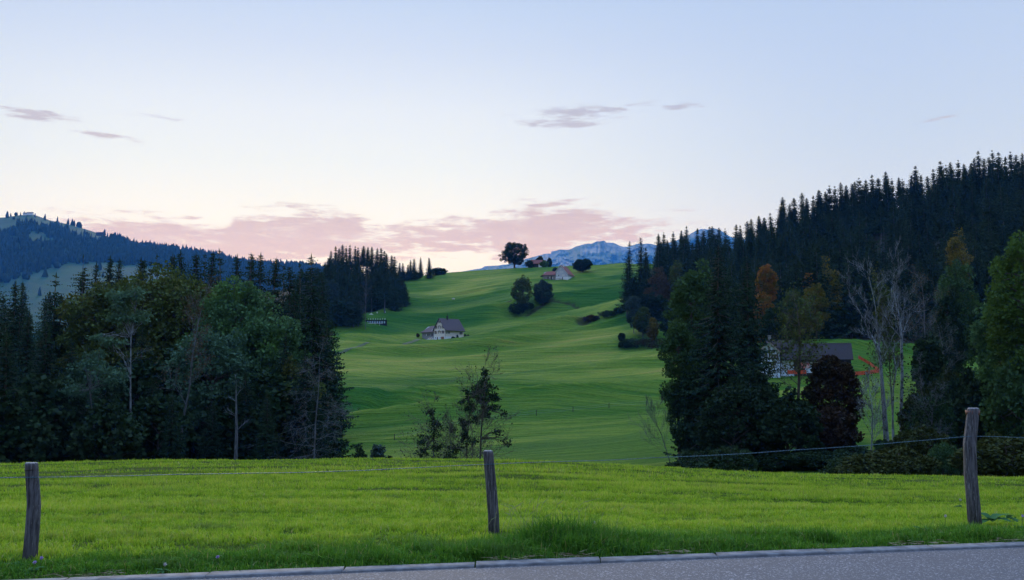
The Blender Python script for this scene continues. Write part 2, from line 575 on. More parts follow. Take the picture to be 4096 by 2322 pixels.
meadows = [
    [(-60, 850), (0, 840), (110, 830), (345, 905), (440, 940), (420, 968), (330, 958), (262, 940), (215, 905), (190, 908), (150, 912), (100, 892), (60, 893), (40, 912), (0, 935), (-60, 960)],
    [(96, 922), (144, 925), (220, 970), (192, 981), (93, 963)],
    [(15, 950), (45, 935), (52, 957), (25, 967)],
    [(292, 942), (337, 969), (334, 980), (290, 957)],
    [(337, 977), (425, 984), (425, 992), (337, 987)],
    [(-900, 1500), (-900, 1190), (-300, 1170), (45, 1123), (75, 1112), (137, 1092), (200, 1073), (268, 1055), (409, 1052), (560, 1062), (700, 1085), (1000, 1500)],
    [(-700, 950), (-350, 920), (-250, 960), (-600, 1010)],
]
rs = np.random.RandomState(7)
N = 16000
tpx = rs.uniform(-1100, 1330, N); tt = rs.uniform(0.12, 1.0, N) ** .8
tpy = hill_py(tpx, tt)
jx_ = tpx + rs.normal(0, 4, N); jy_ = tpy + rs.normal(0, 3, N)
ok = np.ones(N, bool)
for p in meadows: ok &= ~onpoly(jx_, jy_, p)
# a few single trees on the open ridge and in the low meadow
ok |= (rs.rand(N) < .012) & (tpx < 500)
tpx, tt, tpy = tpx[ok], tt[ok], tpy[ok]
extra = [(8, 868), (22, 862), (42, 856), (47, 858), (76, 853), (255, 893), (272, 898), (276, 899), (280, 900), (298, 905), (303, 906), (308, 908), (404, 939), (416, 943), (432, 948), (455, 957), (458, 958), (464, 960), (470, 962), (476, 964),
         (93, 1118), (97, 1112), (102, 1118), (108, 1108)]
for (a, b) in extra:
    best = min(np.linspace(0, 1, 200), key=lambda q: abs(float(hill_py(a, q)) - b))
    tpx = np.append(tpx, a); tt = np.append(tt, best); tpy = np.append(tpy, b)
hy = hill_Y(tt) + 38 * fbm(tpx / 240., tt * 6, 41)
tz = EYE + (1510 - (hill_py(tpx, tt) + 4.0 * fbm(tpx / 120., tt * 9, 42) * (1 - tt))) / FOC * hy - 2
tx = (tpx - 2048) / FOC * hy
V = []; nT = len(tx)
hgt_ = rs.uniform(18, 37, nT); rad = hgt_ * rs.uniform(.16, .26, nT)
rnd_ = rs.rand(nT) < .22                      # rounder broadleaf crowns
ang = np.linspace(0, 2 * np.pi, 7)[:-1]
rings = [(0.08, 1.0, .8), (.38, .82, 1.15), (.70, .46, .9), (.88, .22, .5)]
allV = np.zeros((nT, 25, 3))
for k_, (zf, rc, rb) in enumerate(rings):
    for j, a in enumerate(ang):
        rr = rad * np.where(rnd_, rb * 1.2, rc) * rs.uniform(.65, 1.25, nT)
        allV[:, k_ * 6 + j, 0] = tx + rr * np.cos(a + k_ * .5); allV[:, k_ * 6 + j, 1] = hy + rr * np.sin(a + k_ * .5)
        allV[:, k_ * 6 + j, 2] = tz + hgt_ * np.where(rnd_, .8, 1) * (zf + rs.uniform(-.04, .04, nT))
allV[:, 24, 0] = tx; allV[:, 24, 1] = hy; allV[:, 24, 2] = tz + hgt_ * np.where(rnd_, .8, 1.0)
fq = []
for k_ in range(3):
    for j in range(6):
        j2 = (j + 1) % 6
        fq.append((k_ * 6 + j, k_ * 6 + j2, k_ * 6 + 6 + j2, k_ * 6 + 6 + j))
ft = [(18 + j, 18 + (j + 1) % 6, 24) for j in range(6)]
offs = (np.arange(nT) * 25)[:, None, None]
me = make_mesh('distant_wood', allV.reshape(-1, 3), [(np.array(fq)[None] + offs).reshape(-1, 4), (np.array(ft)[None] + offs).reshape(-1, 3)],
               foliage('far_foliage', (.006, .014, .010), (.018, .034, .016), transl=0))
o = link('distant_wood', me); tag(o, 'mixed spruce wood covering the blue far hillside', 'wood', kind='stuff')

# ------------------------------------------------------------------ mountains
mp = [(1850, 1085), (1926, 1073), (1938, 1065), (1990, 1062), (2024, 1058), (2070, 1045), (2114, 1032), (2155, 1021), (2191, 1013), (2204, 1015), (2206, 1006), (2243, 997), (2276, 998), (2306, 985),
      (2350, 973), (2366, 974), (2389, 965), (2419, 961), (2427, 968), (2455, 970), (2477, 979), (2496, 986), (2520, 984), (2556, 974), (2597, 973), (2630, 979), (2700, 965),
      (2766, 935), (2790, 920), (2816, 913), (2838, 915), (2861, 909), (2890, 920), (2930, 945), (3000, 960), (3200, 980), (3500, 1010), (4300, 1100)]
mpx = np.array([p[0] for p in mp], float); mpy = np.array([p[1] for p in mp], float)
gx = np.arange(1850, 4000, 3.0); gt = np.linspace(0, 1, 90)
MP, MT = np.meshgrid(gx, gt)
top = np.interp(gx, mpx, mpy) + 1.6 * fbm(gx / 9., gx * 0, 50)
gul = np.abs(fbm(MP / 26. + .5 * MT, MT * 2.2, 51, 5)); gul2 = np.abs(fbm(MP / 70., MT * 3, 57, 4))
MY = 10000 + 2000 * MT - 840 * (gul - .2) * (1 - MT * .6) - 1000 * (gul2 - .2) * (1 - MT ** 3)
MPY = 1125 + (top[None] - 1125) * MT
MX = (MP - 2048) / FOC * MY; MZ = EYE + (1510 - MPY) / FOC * MY
for (dy, dz) in ((240, -120), (1200, -800)):
    MX = np.vstack([MX, (gx - 2048)[None] / FOC * (12000 + dy)]); MY = np.vstack([MY, np.full((1, len(gx)), 12000. + dy)])
    MZ = np.vstack([MZ, MZ[89:90] + dz])
rock_polys = [[(2185, 1080), (2205, 1010), (2280, 1000), (2230, 1020), (2215, 1050), (2235, 1020), (2250, 1017), (2290, 1062), (2285, 1085)],
              [(2335, 1015), (2345, 990), (2385, 975), (2430, 968), (2480, 982), (2530, 990), (2600, 975), (2650, 985), (2640, 1010), (2540, 1015), (2480, 1008), (2400, 1010)],
              [(2150, 1025), (2190, 1014), (2204, 1015), (2200, 1060), (2100, 1070), (2120, 1045)],
              [(2760, 940), (2816, 913), (2890, 920), (2900, 950), (2800, 960)]]
jx_ = MP + 9 * fbm(MP / 16., MPY / 9., 61); jy_ = MPY + 7 * fbm(MP / 10., MPY / 14., 62)
rk_ = np.full(MP.shape, .12)
for p in rock_polys: rk_[onpoly(jx_, jy_, p)] = 1.0
rk_ = np.clip(rk_ + .45 * fbm(MP / 11., MPY / 20., 63) - .5 * (gul < .08), 0, 1)
rk_ = np.vstack([rk_, rk_[-1:], rk_[-1:]])
n0, n1 = MX.shape; ii = np.arange(n0 * n1).reshape(n0, n1)
Ff = np.stack([ii[:-1, :-1], ii[:-1, 1:], ii[1:, 1:], ii[1:, :-1]], -1).reshape(-1, 4)
t = NT('limestone')
nz = t.noise(t.pos(), .006, 6, .65, (1, 1, 2))
col = t.mix(t.attr('rock'), t.mix(nz, (.03, .05, .03, 1), (.07, .10, .05, 1)), t.mix(t.sstep(nz, .35, .65), (.09, .09, .09, 1), (.20, .19, .18, 1)))
t.bsdf(col, .9, .1, bump=nz, bstr=1, bdist=35)
o = link('mountain_range', make_mesh('mountain_range', np.stack([MX, MY, MZ], -1).reshape(-1, 3), Ff, t.m, False, {'rock': rk_.ravel()}))
tag(o, kind='structure')

# ------------------------------------------------------------------ sky
bpy.context.scene.world = None
w = NT('World', True)
bpy.context.scene.world = w.m
SUN_AZ = math.radians(-12.5); SUN_EL = math.radians(24.0)
sky = w.n('ShaderNodeTexSky', sky_type='NISHITA'); sky.sun_disc = False
sky.sun_elevation = SUN_EL; sky.sun_rotation = SUN_AZ; sky.altitude = 900
tc = w.n('ShaderNodeTexCoord').outputs['Generated']
sx = w.n('ShaderNodeSeparateXYZ'); w.c(tc, sx.inputs[0])
az = w.math('ARCTAN2', sx.outputs[0], sx.outputs[1])
el = w.math('ARCSINE', sx.outputs[2])
deg = lambda e: (math.radians(e) + .1) / 1.7     # elevation -> ramp position
elf = w.math('DIVIDE', w.math('ADD', el, .1), 1.7, clamp=True)


def lin(r, g, b, k=1.0):
    c = srgb(r, g, b); return (c[0] * k, c[1] * k, c[2] * k, 1)


ZEN = 1.0
warm = w.ramp(elf, [(deg(-5), lin(200, 170, 160)), (deg(4.5), lin(255, 238, 204)), (deg(6.5), lin(255, 250, 230, 1.03)), (deg(9), lin(251, 252, 246, 1.02)), (deg(12), lin(238, 246, 251, 1.0)),
                    (deg(15), lin(226, 236, 250, 1.02)), (deg(18.5), lin(206, 221, 247)), (deg(22), lin(187, 209, 244)), (deg(35), lin(150, 185, 235)), (deg(89), lin(130, 165, 225))])
cool = w.ramp(elf, [(deg(-5), lin(180, 170, 180)), (deg(5), lin(228, 214, 220)), (deg(7.5), lin(222, 224, 234)), (deg(10), lin(210, 221, 237)), (deg(13), lin(201, 216, 239)),
                    (deg(17), lin(192, 210, 241)), (deg(22), lin(181, 203, 240)), (deg(35), lin(150, 182, 235)), (deg(89), lin(130, 165, 225))])
azn = w.math('ABSOLUTE', w.math('ADD', az, .22))
fa = w.sstep(azn, .12, .62)
base = w.mix(fa, warm, cool)
# unseen sky overhead brightened to light the ground, low sky behind camera dimmed
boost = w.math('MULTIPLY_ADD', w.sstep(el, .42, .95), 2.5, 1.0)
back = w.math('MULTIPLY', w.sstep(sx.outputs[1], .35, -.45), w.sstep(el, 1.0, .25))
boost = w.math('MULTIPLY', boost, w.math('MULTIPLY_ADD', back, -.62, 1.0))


def cx(px, py):
    a, b, c = ray(px, py)
    return math.atan2(a, b), math.asin(c / math.sqrt(a * a + b * b + c * c))


def curve(xin, pts):
    nd = w.n('ShaderNodeFloatCurve')
    w.c(xin, nd.inputs['Value'])
    cm = nd.mapping.curves[0]
    cm.points[0].location = pts[0]; cm.points[1].location = pts[-1]
    for p in pts[1:-1]: cm.points.new(*p)
    nd.mapping.update()
    return nd.outputs[0]


azf = w.math('ADD', w.math('DIVIDE', az, 1.4), .5, clamp=True)      # -.7..+.7 rad
cv = w.n('ShaderNodeCombineXYZ'); w.c(az, cv.inputs[0]); w.c(el, cv.inputs[1])
n1_ = w.noise(cv.outputs[0], 1.0, 8, .66, (10, 52, 1))
n2_ = w.noise(cv.outputs[0], 1.0, 6, .65, (38, 190, 1))
nn = w.math('SUBTRACT', w.math('MULTIPLY_ADD', n2_, .45, w.math('MULTIPLY', n1_, .55)), .5)
topE = [(-600, 930), (0, 925), (110, 905), (165, 880), (300, 872), (560, 868), (690, 885), (740, 912), (850, 916), (905, 903), (940, 868), (1090, 846), (1270, 842), (1400, 868), (1445, 892), (1500, 918), (1640, 896), (1750, 880), (1850, 858),
        (2000, 848), (2060, 835), (2380, 840), (2430, 872), (2700, 880), (2800, 890), (2860, 930), (3000, 1050)]
botE = [(-600, 1150), (1000, 1120), (1180, 1040), (1400, 1065), (1500, 1045), (1700, 1015), (1850, 985), (1950, 990), (2030, 1060), (2150, 1060), (2330, 1000), (2600, 960), (2750, 925), (2860, 900), (3000, 900)]


def edge(pts):
    P2 = []
    for (a, b) in pts:
        A, E = cx(a, b)
        P2.append((A / 1.4 + .5, E / .4))
    P2 = [(0.0, P2[0][1])] + P2 + [(1.0, P2[-1][1])]
    return w.math('MULTIPLY', curve(azf, P2), .4)


tE = edge(topE); bE = edge(botE)
da = w.math('MULTIPLY_ADD', nn, .085, w.math('SUBTRACT', tE, el))
db = w.math('MULTIPLY_ADD', nn, .14, w.math('SUBTRACT', el, bE))
covA = w.math('MULTIPLY', w.sstep(da, -.006, .009), w.sstep(db, -.006, .012))
blobs = [(2330, 455, 300, 36, -.05, .62), (2200, 492, 150, 18, 0, .95), (2310, 500, 90, 14, 0, .9), (2450, 440, 110, 16, 0, .95), (2570, 418, 110, 18, 0, .95), (2720, 428, 110, 18, 0, .9), (100, 452, 150, 28, 0.02, .8), (430, 545, 120, 15, .08, .75), (2180, 360, 80, 22, .1, .25),
         (3770, 472, 80, 12, -.12, .45), (4070, 322, 100, 22, -.1, .35), (2340, 800, 130, 12, -.05, .7), (2230, 822, 160, 14, -.03, .9), (780, 872, 60, 10, 0, .7), (2410, 785, 40, 10, 0, .5), (640, 470, 220, 12, .05, .25)]
tot = None
for (bx, by, rx, ry, sl, wt) in blobs:
    A, E = cx(bx, by)
    u_ = w.math('MULTIPLY', w.math('SUBTRACT', az, A), FOC / rx)
    v_ = w.math('MULTIPLY', w.math('SUBTRACT', w.math('MULTIPLY_ADD', az, sl, el), E + sl * A), FOC / ry)
    r2 = w.math('ADD', w.math('MULTIPLY', u_, u_), w.math('MULTIPLY', v_, v_))
    g = w.math('MULTIPLY', w.math('EXPONENT', w.math('MULTIPLY', r2, -1.0)), wt)
    tot = g if tot is None else w.math('MAXIMUM', tot, g)
covB = w.math('MULTIPLY', w.sstep(w.math('MULTIPLY_ADD', nn, 5.5, tot), .30, .95), w.math('MULTIPLY', tot, 1.9, clamp=True))
ccol = w.ramp(elf, [(deg(4.5), lin(238, 202, 164)), (deg(7), lin(227, 192, 162)), (deg(9.5), lin(209, 182, 162)), (deg(15), lin(186, 183, 192)), (deg(20), lin(184, 188, 206))])
ccol = w.mix(w.sstep(nn, -.16, .02), w.mix(.55, ccol, base), ccol)
ccol = w.mix(w.sstep(nn, .02, .22), ccol, w.mix(1.0, ccol, (.90, .88, .92, 1), 'MULTIPLY'))
cov = w.math('MAXIMUM', w.math('MULTIPLY', covA, .92), w.math('MULTIPLY', covB, .85))
final = w.mix(cov, base, ccol)
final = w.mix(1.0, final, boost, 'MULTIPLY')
vs = w.n('ShaderNodeVectorMath', operation='SCALE'); w.c(sky.outputs[0], vs.inputs[0]); vs.inputs[3].default_value = .004
add = w.mix(1.0, final, vs.outputs[0], 'ADD')
for nd in (add,): nd.node.clamp_result = False
bg = w.n('ShaderNodeBackground'); w.c(add, bg.inputs[0]); bg.inputs[1].default_value = 1.0
w.c(bg.outputs[0], w.out.inputs[0])
w.m.cycles.sampling_method = 'MANUAL'; w.m.cycles.sample_map_resolution = 1024

sl = bpy.data.lights.new('sun', 'SUN'); sl.energy = 2.0; sl.angle = math.radians(22); sl.color = (1, .88, .70)
so = bpy.data.objects.new('sun', sl); C.objects.link(so)
sd = Vector((math.sin(SUN_AZ) * math.cos(SUN_EL), math.cos(SUN_AZ) * math.cos(SUN_EL), math.sin(SUN_EL)))
so.rotation_euler = sd.to_track_quat('Z', 'Y').to_euler()
so.location = (-20, 80, 40)

# haze -------------------------------------------------------------------
t = NT('haze_air')
vp = t.n('ShaderNodeVolumePrincipled')
vp.inputs['Color'].default_value = (.06, .33, 1.0, 1)
vp.inputs['Absorption Color'].default_value = (1, 1, 1, 1)
vp.inputs['Density'].default_value = 0.000054
vp.inputs['Anisotropy'].default_value = 0.0
t.c(vp.outputs[0], t.out.inputs['Volume'])
bx = (-9000, 9000, -400, 13600, -110, 1950)
V = [(x, y, z) for z in bx[4:] for y in bx[2:4] for x in bx[:2]]
Fh = np.array([(0, 2, 3, 1), (4, 5, 7, 6), (0, 1, 5, 4), (2, 6, 7, 3), (0, 4, 6, 2), (1, 3, 7, 5)])
o = link('haze', make_mesh('haze', V, Fh, t.m)); tag(o, 'thin blue evening haze over the valley', 'haze', kind='stuff')

# camera -----------------------------------------------------------------
cd = bpy.data.cameras.new('camera'); cam = bpy.data.objects.new('camera', cd); C.objects.link(cam)
cd.sensor_width = 36; cd.lens = FOC / 4096 * 36; cd.clip_end = 30000; cd.clip_start = .1
cam.location = (0, 0, EYE); cam.rotation_euler = (math.radians(90) + TH, 0, 0)
sc = bpy.context.scene
sc.camera = cam
sc.view_settings.view_transform = 'Standard'; sc.view_settings.look = 'None'
sc.view_settings.exposure = 0.0; sc.view_settings.gamma = 1.0
sc.cycles.max_bounces = 5; sc.cycles.diffuse_bounces = 3; sc.cycles.glossy_bounces = 2; sc.cycles.transmission_bounces = 3
sc.cycles.volume_bounces = 0; sc.cycles.transparent_max_bounces = 6
sc.cycles.use_denoising = True
sc.cycles.use_adaptive_sampling = True

# ================================================================== trees
def unit(v):
    return v / (np.linalg.norm(v, axis=-1, keepdims=True) + 1e-9)


def leaves(base, d, L, W, rs):
    """diamond leaves: base (n,3), direction d, length L, half width W"""
    n = len(base)
    d = unit(d)
    r = unit(rs.normal(size=(n, 3)))
    s = unit(np.cross(d, r)) * np.reshape(W, (-1, 1))
    tip = base + d * np.reshape(L, (-1, 1)); mid = (base + tip) / 2
    V = np.stack([base, mid + s, tip, mid - s], 1).reshape(-1, 3)
    return V, np.arange(4 * n).reshape(n, 4)


def prisms(segs, k=5):
    """segs: list of (p0, p1, r0, r1) -> one mesh of tapered limbs"""
    S = np.array([(*a, *b, r, q) for a, b, r, q in segs], float)
    p0, p1, r0, r1 = S[:, :3], S[:, 3:6], S[:, 6], S[:, 7]
    d = unit(p1 - p0)
    ref = np.where(np.abs(d[:, 2:3]) > .9, np.array([[1., 0, 0]]), np.array([[0, 0, 1.]]))
    a = unit(np.cross(d, ref)); b = np.cross(d, a)
    th = np.arange(k) * 2 * np.pi / k
    ring = a[:, None] * np.cos(th)[None, :, None] + b[:, None] * np.sin(th)[None, :, None]
    V = np.concatenate([p0[:, None] + ring * r0[:, None, None], p1[:, None] + ring * r1[:, None, None]], 1)
    n = len(S)
    q = np.array([(j, (j + 1) % k, k + (j + 1) % k, k + j) for j in range(k)])
    return V.reshape(-1, 3), (q[None] + (np.arange(n) * 2 * k)[:, None, None]).reshape(-1, 4)


def trunk_line(h, r, rs, lean=(0, 0), wob=.012, n=9):
    zs = np.linspace(0, 1, n)
    w = np.cumsum(rs.normal(0, wob * h / 3, (n, 2)), 0); w -= w[0]
    P_ = np.stack([w[:, 0] + lean[0] * h * zs, w[:, 1] + lean[1] * h * zs, zs * h - (zs == 0) * 1.0], -1)
    R = r * (1 - zs) ** .8 + .015; R[0] *= 1.25
    return P_, [(P_[i], P_[i + 1], R[i], R[i + 1]) for i in range(n - 1)]


def conifer(seed, h, R, bare=.06, q=1.0, droop=.32, gaps=0.0, step=.5, spray=.75, taper=.60, ragged=.25):
    R = R * 1.12
    rs = np.random.RandomState(seed)
    TP, segs = trunk_line(h, h * .013, rs, wob=.006)
    B, D, L, W = [], [], [], []
    z = h * bare; zb = z
    while z < h - .15:
        f = (h - z) / (h - zb)
        r = R * f ** taper * rs.uniform(1 - ragged, 1 + ragged * .4) + .12
        if rs.rand() < gaps: z += step; continue
        nb = int(np.clip(4.5 + 6 * f, 5, 9) * (1 if q > .6 else .85))
        ph0 = rs.uniform(0, 6.28)
        cxy = np.array([np.interp(z, TP[:, 2], TP[:, 0]), np.interp(z, TP[:, 2], TP[:, 1])])
        for b in range(nb):
            ph = ph0 + b * 6.283 / nb + rs.normal(0, .25)
            rr = r * rs.uniform(.62, 1.12)
            zz0 = z + rs.uniform(-.3, .3) * step
            o_ = np.array([math.cos(ph), math.sin(ph), 0]); tg = np.array([-o_[1], o_[0], 0])
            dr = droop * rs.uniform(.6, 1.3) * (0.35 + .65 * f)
            n = max(3, int(rr / (.34 / q)))
            s = np.linspace(.12, 1, n)
            pz = zz0 - dr * rr * s * 1.3 + dr * rr * .75 * s ** 2.4
            p = np.stack([cxy[0] + o_[0] * rr * s, cxy[1] + o_[1] * rr * s, pz], -1)
            if q > .6: segs.append((p[0], p[int(n * .6)], .025 + .004 * rr, .01))
            le = spray * (.55 + .6 * (1 - s)) * (.26 + .94 * f ** .6)
            for sg in (-1, 1):
                B.append(p + rs.normal(0, .05, p.shape)); D.append(o_ * .75 + sg * tg * .85 + np.array([0, 0, -.28]) + rs.normal(0, .22, (n, 3)))
                L.append(le * rs.uniform(.8, 1.35, n)); W.append(le * .27)
            B.append(p); D.append(np.array([0, 0, -1.0]) + o_ * .35 + rs.normal(0, .25, (n, 3))); L.append(le * rs.uniform(.7, 1.3, n)); W.append(le * .27)
            B.append(p[-1:]); D.append(o_[None] + np.array([[0, 0, .15]])); L.append(np.array([spray * (.25 + .65 * f)])); W.append(np.array([spray * .16 * (.3 + .7 * f)]))
        z += step * (0.8 + .5 * rs.rand()) * (.6 + .4 * f)
    B.append(np.array([[TP[-1, 0], TP[-1, 1], h - .7]])); D.append(np.array([[0, 0, 1.]])); L.append(np.array([1.2])); W.append(np.array([.10]))
    V, Fq = leaves(np.concatenate(B), np.concatenate(D), np.concatenate(L), np.concatenate(W), rs)
    return prisms(segs), (V, Fq)


def limbs_to(rs, start, ends, r0, n=5):
    segs = []
    for e in ends:
        a = np.array(start); e = np.array(e)
        pts = [a + (e - a) * s + np.array([0, 0, 1]) * math.sin(s * 3.14) * np.linalg.norm(e - a) * .10 * (1 if s < 1 else 0) + (rs.normal(0, .05, 3) * np.linalg.norm(e - a) if 0 < s < 1 else 0) for s in np.linspace(0, 1, n)]
        for i in range(n - 1):
            segs.append((pts[i], pts[i + 1], r0 * (1 - i / n) + .02, r0 * (1 - (i + 1) / n) + .015))
    return segs


def broadleaf(seed, h, rx, ry, z0, nclump=90, per=110, leaf=.30, tr=.25, csize=.20, flat=0.0, hollow=.55, lean=(0, 0), shape=1.0, Yn=True, gap=0.0):
    """crown between z0 and h; rx, ry half widths; clumps of leaves round the ends of the limbs"""
    rs = np.random.RandomState(seed)
    if Yn: nclump = int(nclump * 1.7); csize *= .74; per *= .72; hollow = max(hollow, .5)
    h = max(h, z0 + .6)
    zc = (z0 + h) / 2; rz = (h - z0) / 2
    TP, segs = trunk_line(h * .86, tr, rs, lean=lean, wob=.012)
    cen = []
    tries = 0
    while len(cen) < nclump and tries < nclump * 30:
        tries += 1
        v = unit(rs.normal(size=3)); rad = rs.uniform(hollow, 1) ** .6
        if shape != 1.0: v[:2] *= (1 - (v[2] + 1) / 2 * (1 - shape))
        lump = 1 + .22 * vnoise(np.array([v[0] * 2.2 + seed]), np.array([v[2] * 2.2 + v[1] * 1.7]), seed)[0]
        if gap and vnoise(np.array([v[0] * 3 + seed * 3]), np.array([v[2] * 3 + v[1]]), seed + 5)[0] > 1 - 2 * gap: continue
        c = np.array([v[0] * rx, v[1] * ry, v[2] * rz]) * rad * lump * (1 - csize * .5)
        if flat and c[2] < -rz * (1 - flat): continue
        cen.append(c + np.array([lean[0] * zc, lean[1] * zc, zc]))
    cen = np.array(cen)
    # limbs
    st = [np.interp(z_, TP[:, 2], TP[:, 0]) for z_ in cen[:, 2]]
    pick = rs.choice(len(cen), min(len(cen), max(14, nclump // 3)), replace=False)
    for i in pick:
        zz0 = max(z0 * .75, min(cen[i, 2] - .45 * math.hypot(cen[i, 0], cen[i, 1]), h * .8))
        s_ = np.array([np.interp(zz0, TP[:, 2], TP[:, 0]), np.interp(zz0, TP[:, 2], TP[:, 1]), zz0])
        segs += limbs_to(rs, s_, [cen[i]], tr * .32)
    rz = abs(rz)
    cr = csize * (rx + ry + rz) / 3 * rs.uniform(.6, 1.35, len(cen))
    k_ = rs.poisson(per, len(cen)) + 3
    idx_ = np.repeat(np.arange(len(cen)), k_)
    dirs = unit(rs.normal(size=(len(idx_), 3)))
    rr = cr[idx_] * rs.uniform(.25, 1, len(idx_)) ** .45
    B = cen[idx_] + dirs * rr[:, None] * np.array([1, 1, .72])
    D = dirs + rs.normal(0, .55, dirs.shape) + np.array([0, 0, -.15])
    L = leaf * rs.uniform(.6, 1.5, len(idx_))
    V, Fq = leaves(B, D, L, L * .42, rs)
    return prisms(segs), (V, Fq)


def twig_tree(seed, pts, r0, nb=10, blen=.35, depth=3, up=.55, spread=.8, start=.25, leaf_n=0, leaf=.2, k=5, rend=.25):
    """bare or thin tree grown along an explicit trunk polyline (metres, relative to its foot)"""
    rs = np.random.RandomState(seed)
    pts = [np.array(p, float) for p in pts]
    segs = []; tips = []
    m = len(pts)
    for i in range(m - 1):
        segs.append((pts[i], pts[i + 1], r0 * (1 - (1 - rend) * i / (m - 1)), r0 * (1 - (1 - rend) * (i + 1) / (m - 1))))
    tot = sum(np.linalg.norm(pts[i + 1] - pts[i]) for i in range(m - 1))

    def at(s):
        d = s * tot
        for i in range(m - 1):
            l = np.linalg.norm(pts[i + 1] - pts[i])
            if d <= l or i == m - 2: return pts[i] + (pts[i + 1] - pts[i]) * min(d / l, 1), unit(pts[i + 1] - pts[i])
            d -= l

    def grow(p, d, L, r, dep):
        n = 4
        q = p
        for i in range(n):
            d = unit(d + rs.normal(0, .16, 3) + np.array([0, 0, .07 * up]))
            q2 = q + d * L / n
            segs.append((q, q2, max(.009, r * .75 * (1 - .7 * i / n)), max(.007, r * .75 * (1 - .7 * (i + 1) / n))))
            q = q2
            if dep > 0 and i >= 0:
                for _ in range(2 if i else 1):
                    dd = unit(d + rs.normal(0, spread * .75, 3) + np.array([0, 0, .3 * up]))
                    grow(q, dd, L * rs.uniform(.4, .6), r * .5, dep - 1)
        tips.append(q)

    for b in range(nb):
        s = start + (1 - start) * (b + rs.rand()) / nb
        p, d = at(min(s, 1))
        ph = rs.uniform(0, 6.28)
        side = np.array([math.cos(ph), math.sin(ph), 0])
        dd = unit(side * spread + d * up)
        grow(p, dd, tot * blen * (1.15 - .75 * s) * rs.uniform(.7, 1.2), r0 * (1 - .65 * s) * .45, depth - 1)
    grow(pts[-1], unit(pts[-1] - pts[-2]), tot * .12, r0 * rend, depth - 1)
    lv = None
    if leaf_n:
        tp = np.array(tips)[rs.randint(0, len(tips), leaf_n)] + rs.normal(0, leaf * 1.3, (leaf_n, 3))
        L = leaf * rs.uniform(.6, 1.4, leaf_n)
        lv = leaves(tp, rs.normal(size=(leaf_n, 3)) + np.array([0, 0, -.4]), L, L * .4, rs)
    return prisms(segs, k), lv


def bark(name, c1, c2, blotch=None):
    t = NT(name)
    nz = t.noise(t.obj(), 2.2, 5, .65, (2.2, 2.2, .5))
    col = t.mix(t.sstep(nz, .35, .62), (*c1, 1), (*c2, 1))
    if blotch:
        n2 = t.noise(t.obj(), 1.6, 4, .7, (1.5, 1.5, 1.1))
        col = t.mix(t.sstep(n2, .52, .60), col, (*blotch, 1))
    t.bsdf(col, .9, .15, bump=nz, bstr=.6, bdist=.03)
    return t.m


M_BARK = bark('bark', (.045, .038, .032), (.11, .095, .08))
M_GREYBARK = bark('grey_bark', (.060, .065, .068), (.13, .14, .145))
M_BIRCH = bark('birch_bark', (.095, .11, .115), (.24, .27, .28), (.025, .022, .02))
M_SPRUCE = foliage('spruce_needles', (.008, .022, .013), (.028, .058, .026), (.020, .044, .014), .12, .06)
M_SPRUCE_FAR = foliage('blue_spruce_needles', (.012, .028, .014), (.034, .058, .022), None, .1, .05)
M_DARK = foliage('dark_leaves', (.010, .022, .010), (.032, .056, .020), (.018, .042, .014), .2, .12)
M_OLIVE = foliage('olive_leaves', (.030, .056, .014), (.090, .125, .030), (.080, .085, .018), .25, .15)
M_GREEN = foliage('green_leaves', (.038, .090, .036), (.105, .200, .070), (.075, .155, .036), .2, .2)
M_MID = foliage('mid_green_leaves', (.022, .055, .020), (.060, .115, .036), (.045, .085, .022), .2, .18)
M_OLDARK = foliage('dark_olive_leaves', (.018, .028, .008), (.050, .060, .014), None, .2, .1)
M_BRIGHT = foliage('bright_leaves', (.036, .082, .018), (.080, .145, .026), (.06, .11, .018), .25, .22)
M_ASH = foliage('ash_leaves', (.045, .095, .055), (.085, .155, .080), None, .2, .2)
M_BLUEGREEN = foliage('willow_leaves', (.030, .055, .045), (.060, .095, .070), None, .2, .15)
M_ORANGE = foliage('autumn_leaves', (.22, .085, .015), (.30, .15, .025), (.12, .10, .02), .3, .2)
M_YELLOW = foliage('yellow_leaves', (.12, .11, .012), (.20, .15, .018), (.06, .075, .014), .28, .2)
M_RUST = foliage('copper_leaves', (.024, .017, .009), (.055, .030, .015), (.022, .022, .010), .25, .12)
M_BROWN = foliage('withered_leaves', (.055, .042, .022), (.10, .07, .035), None, .3, .1)


def tree_meshes(pair, mat, bmat, nm):
    (tv, tf), lv = pair
    tm = make_mesh(nm + '_trunk', tv, tf, bmat, True)
    cm = make_mesh(nm + '_crown', lv[0], lv[1], mat) if lv is not None else None
    return tm, cm


def put_tree(name, meshes, x, Y, label, cat='tree', group=None, rz=0.0, s=(1, 1, 1), z=None):
    if z is None: z = ground(x, Y)
    e = empty(name, (x, Y, z - .1), rz, label, cat, group)
    e.rotation_euler = (rt.gauss(0, .018), rt.gauss(0, .018), rz)
    e.scale = s
    link('trunk', meshes[0], e)
    if meshes[1] is not None: link('crown', meshes[1], e)
    return e


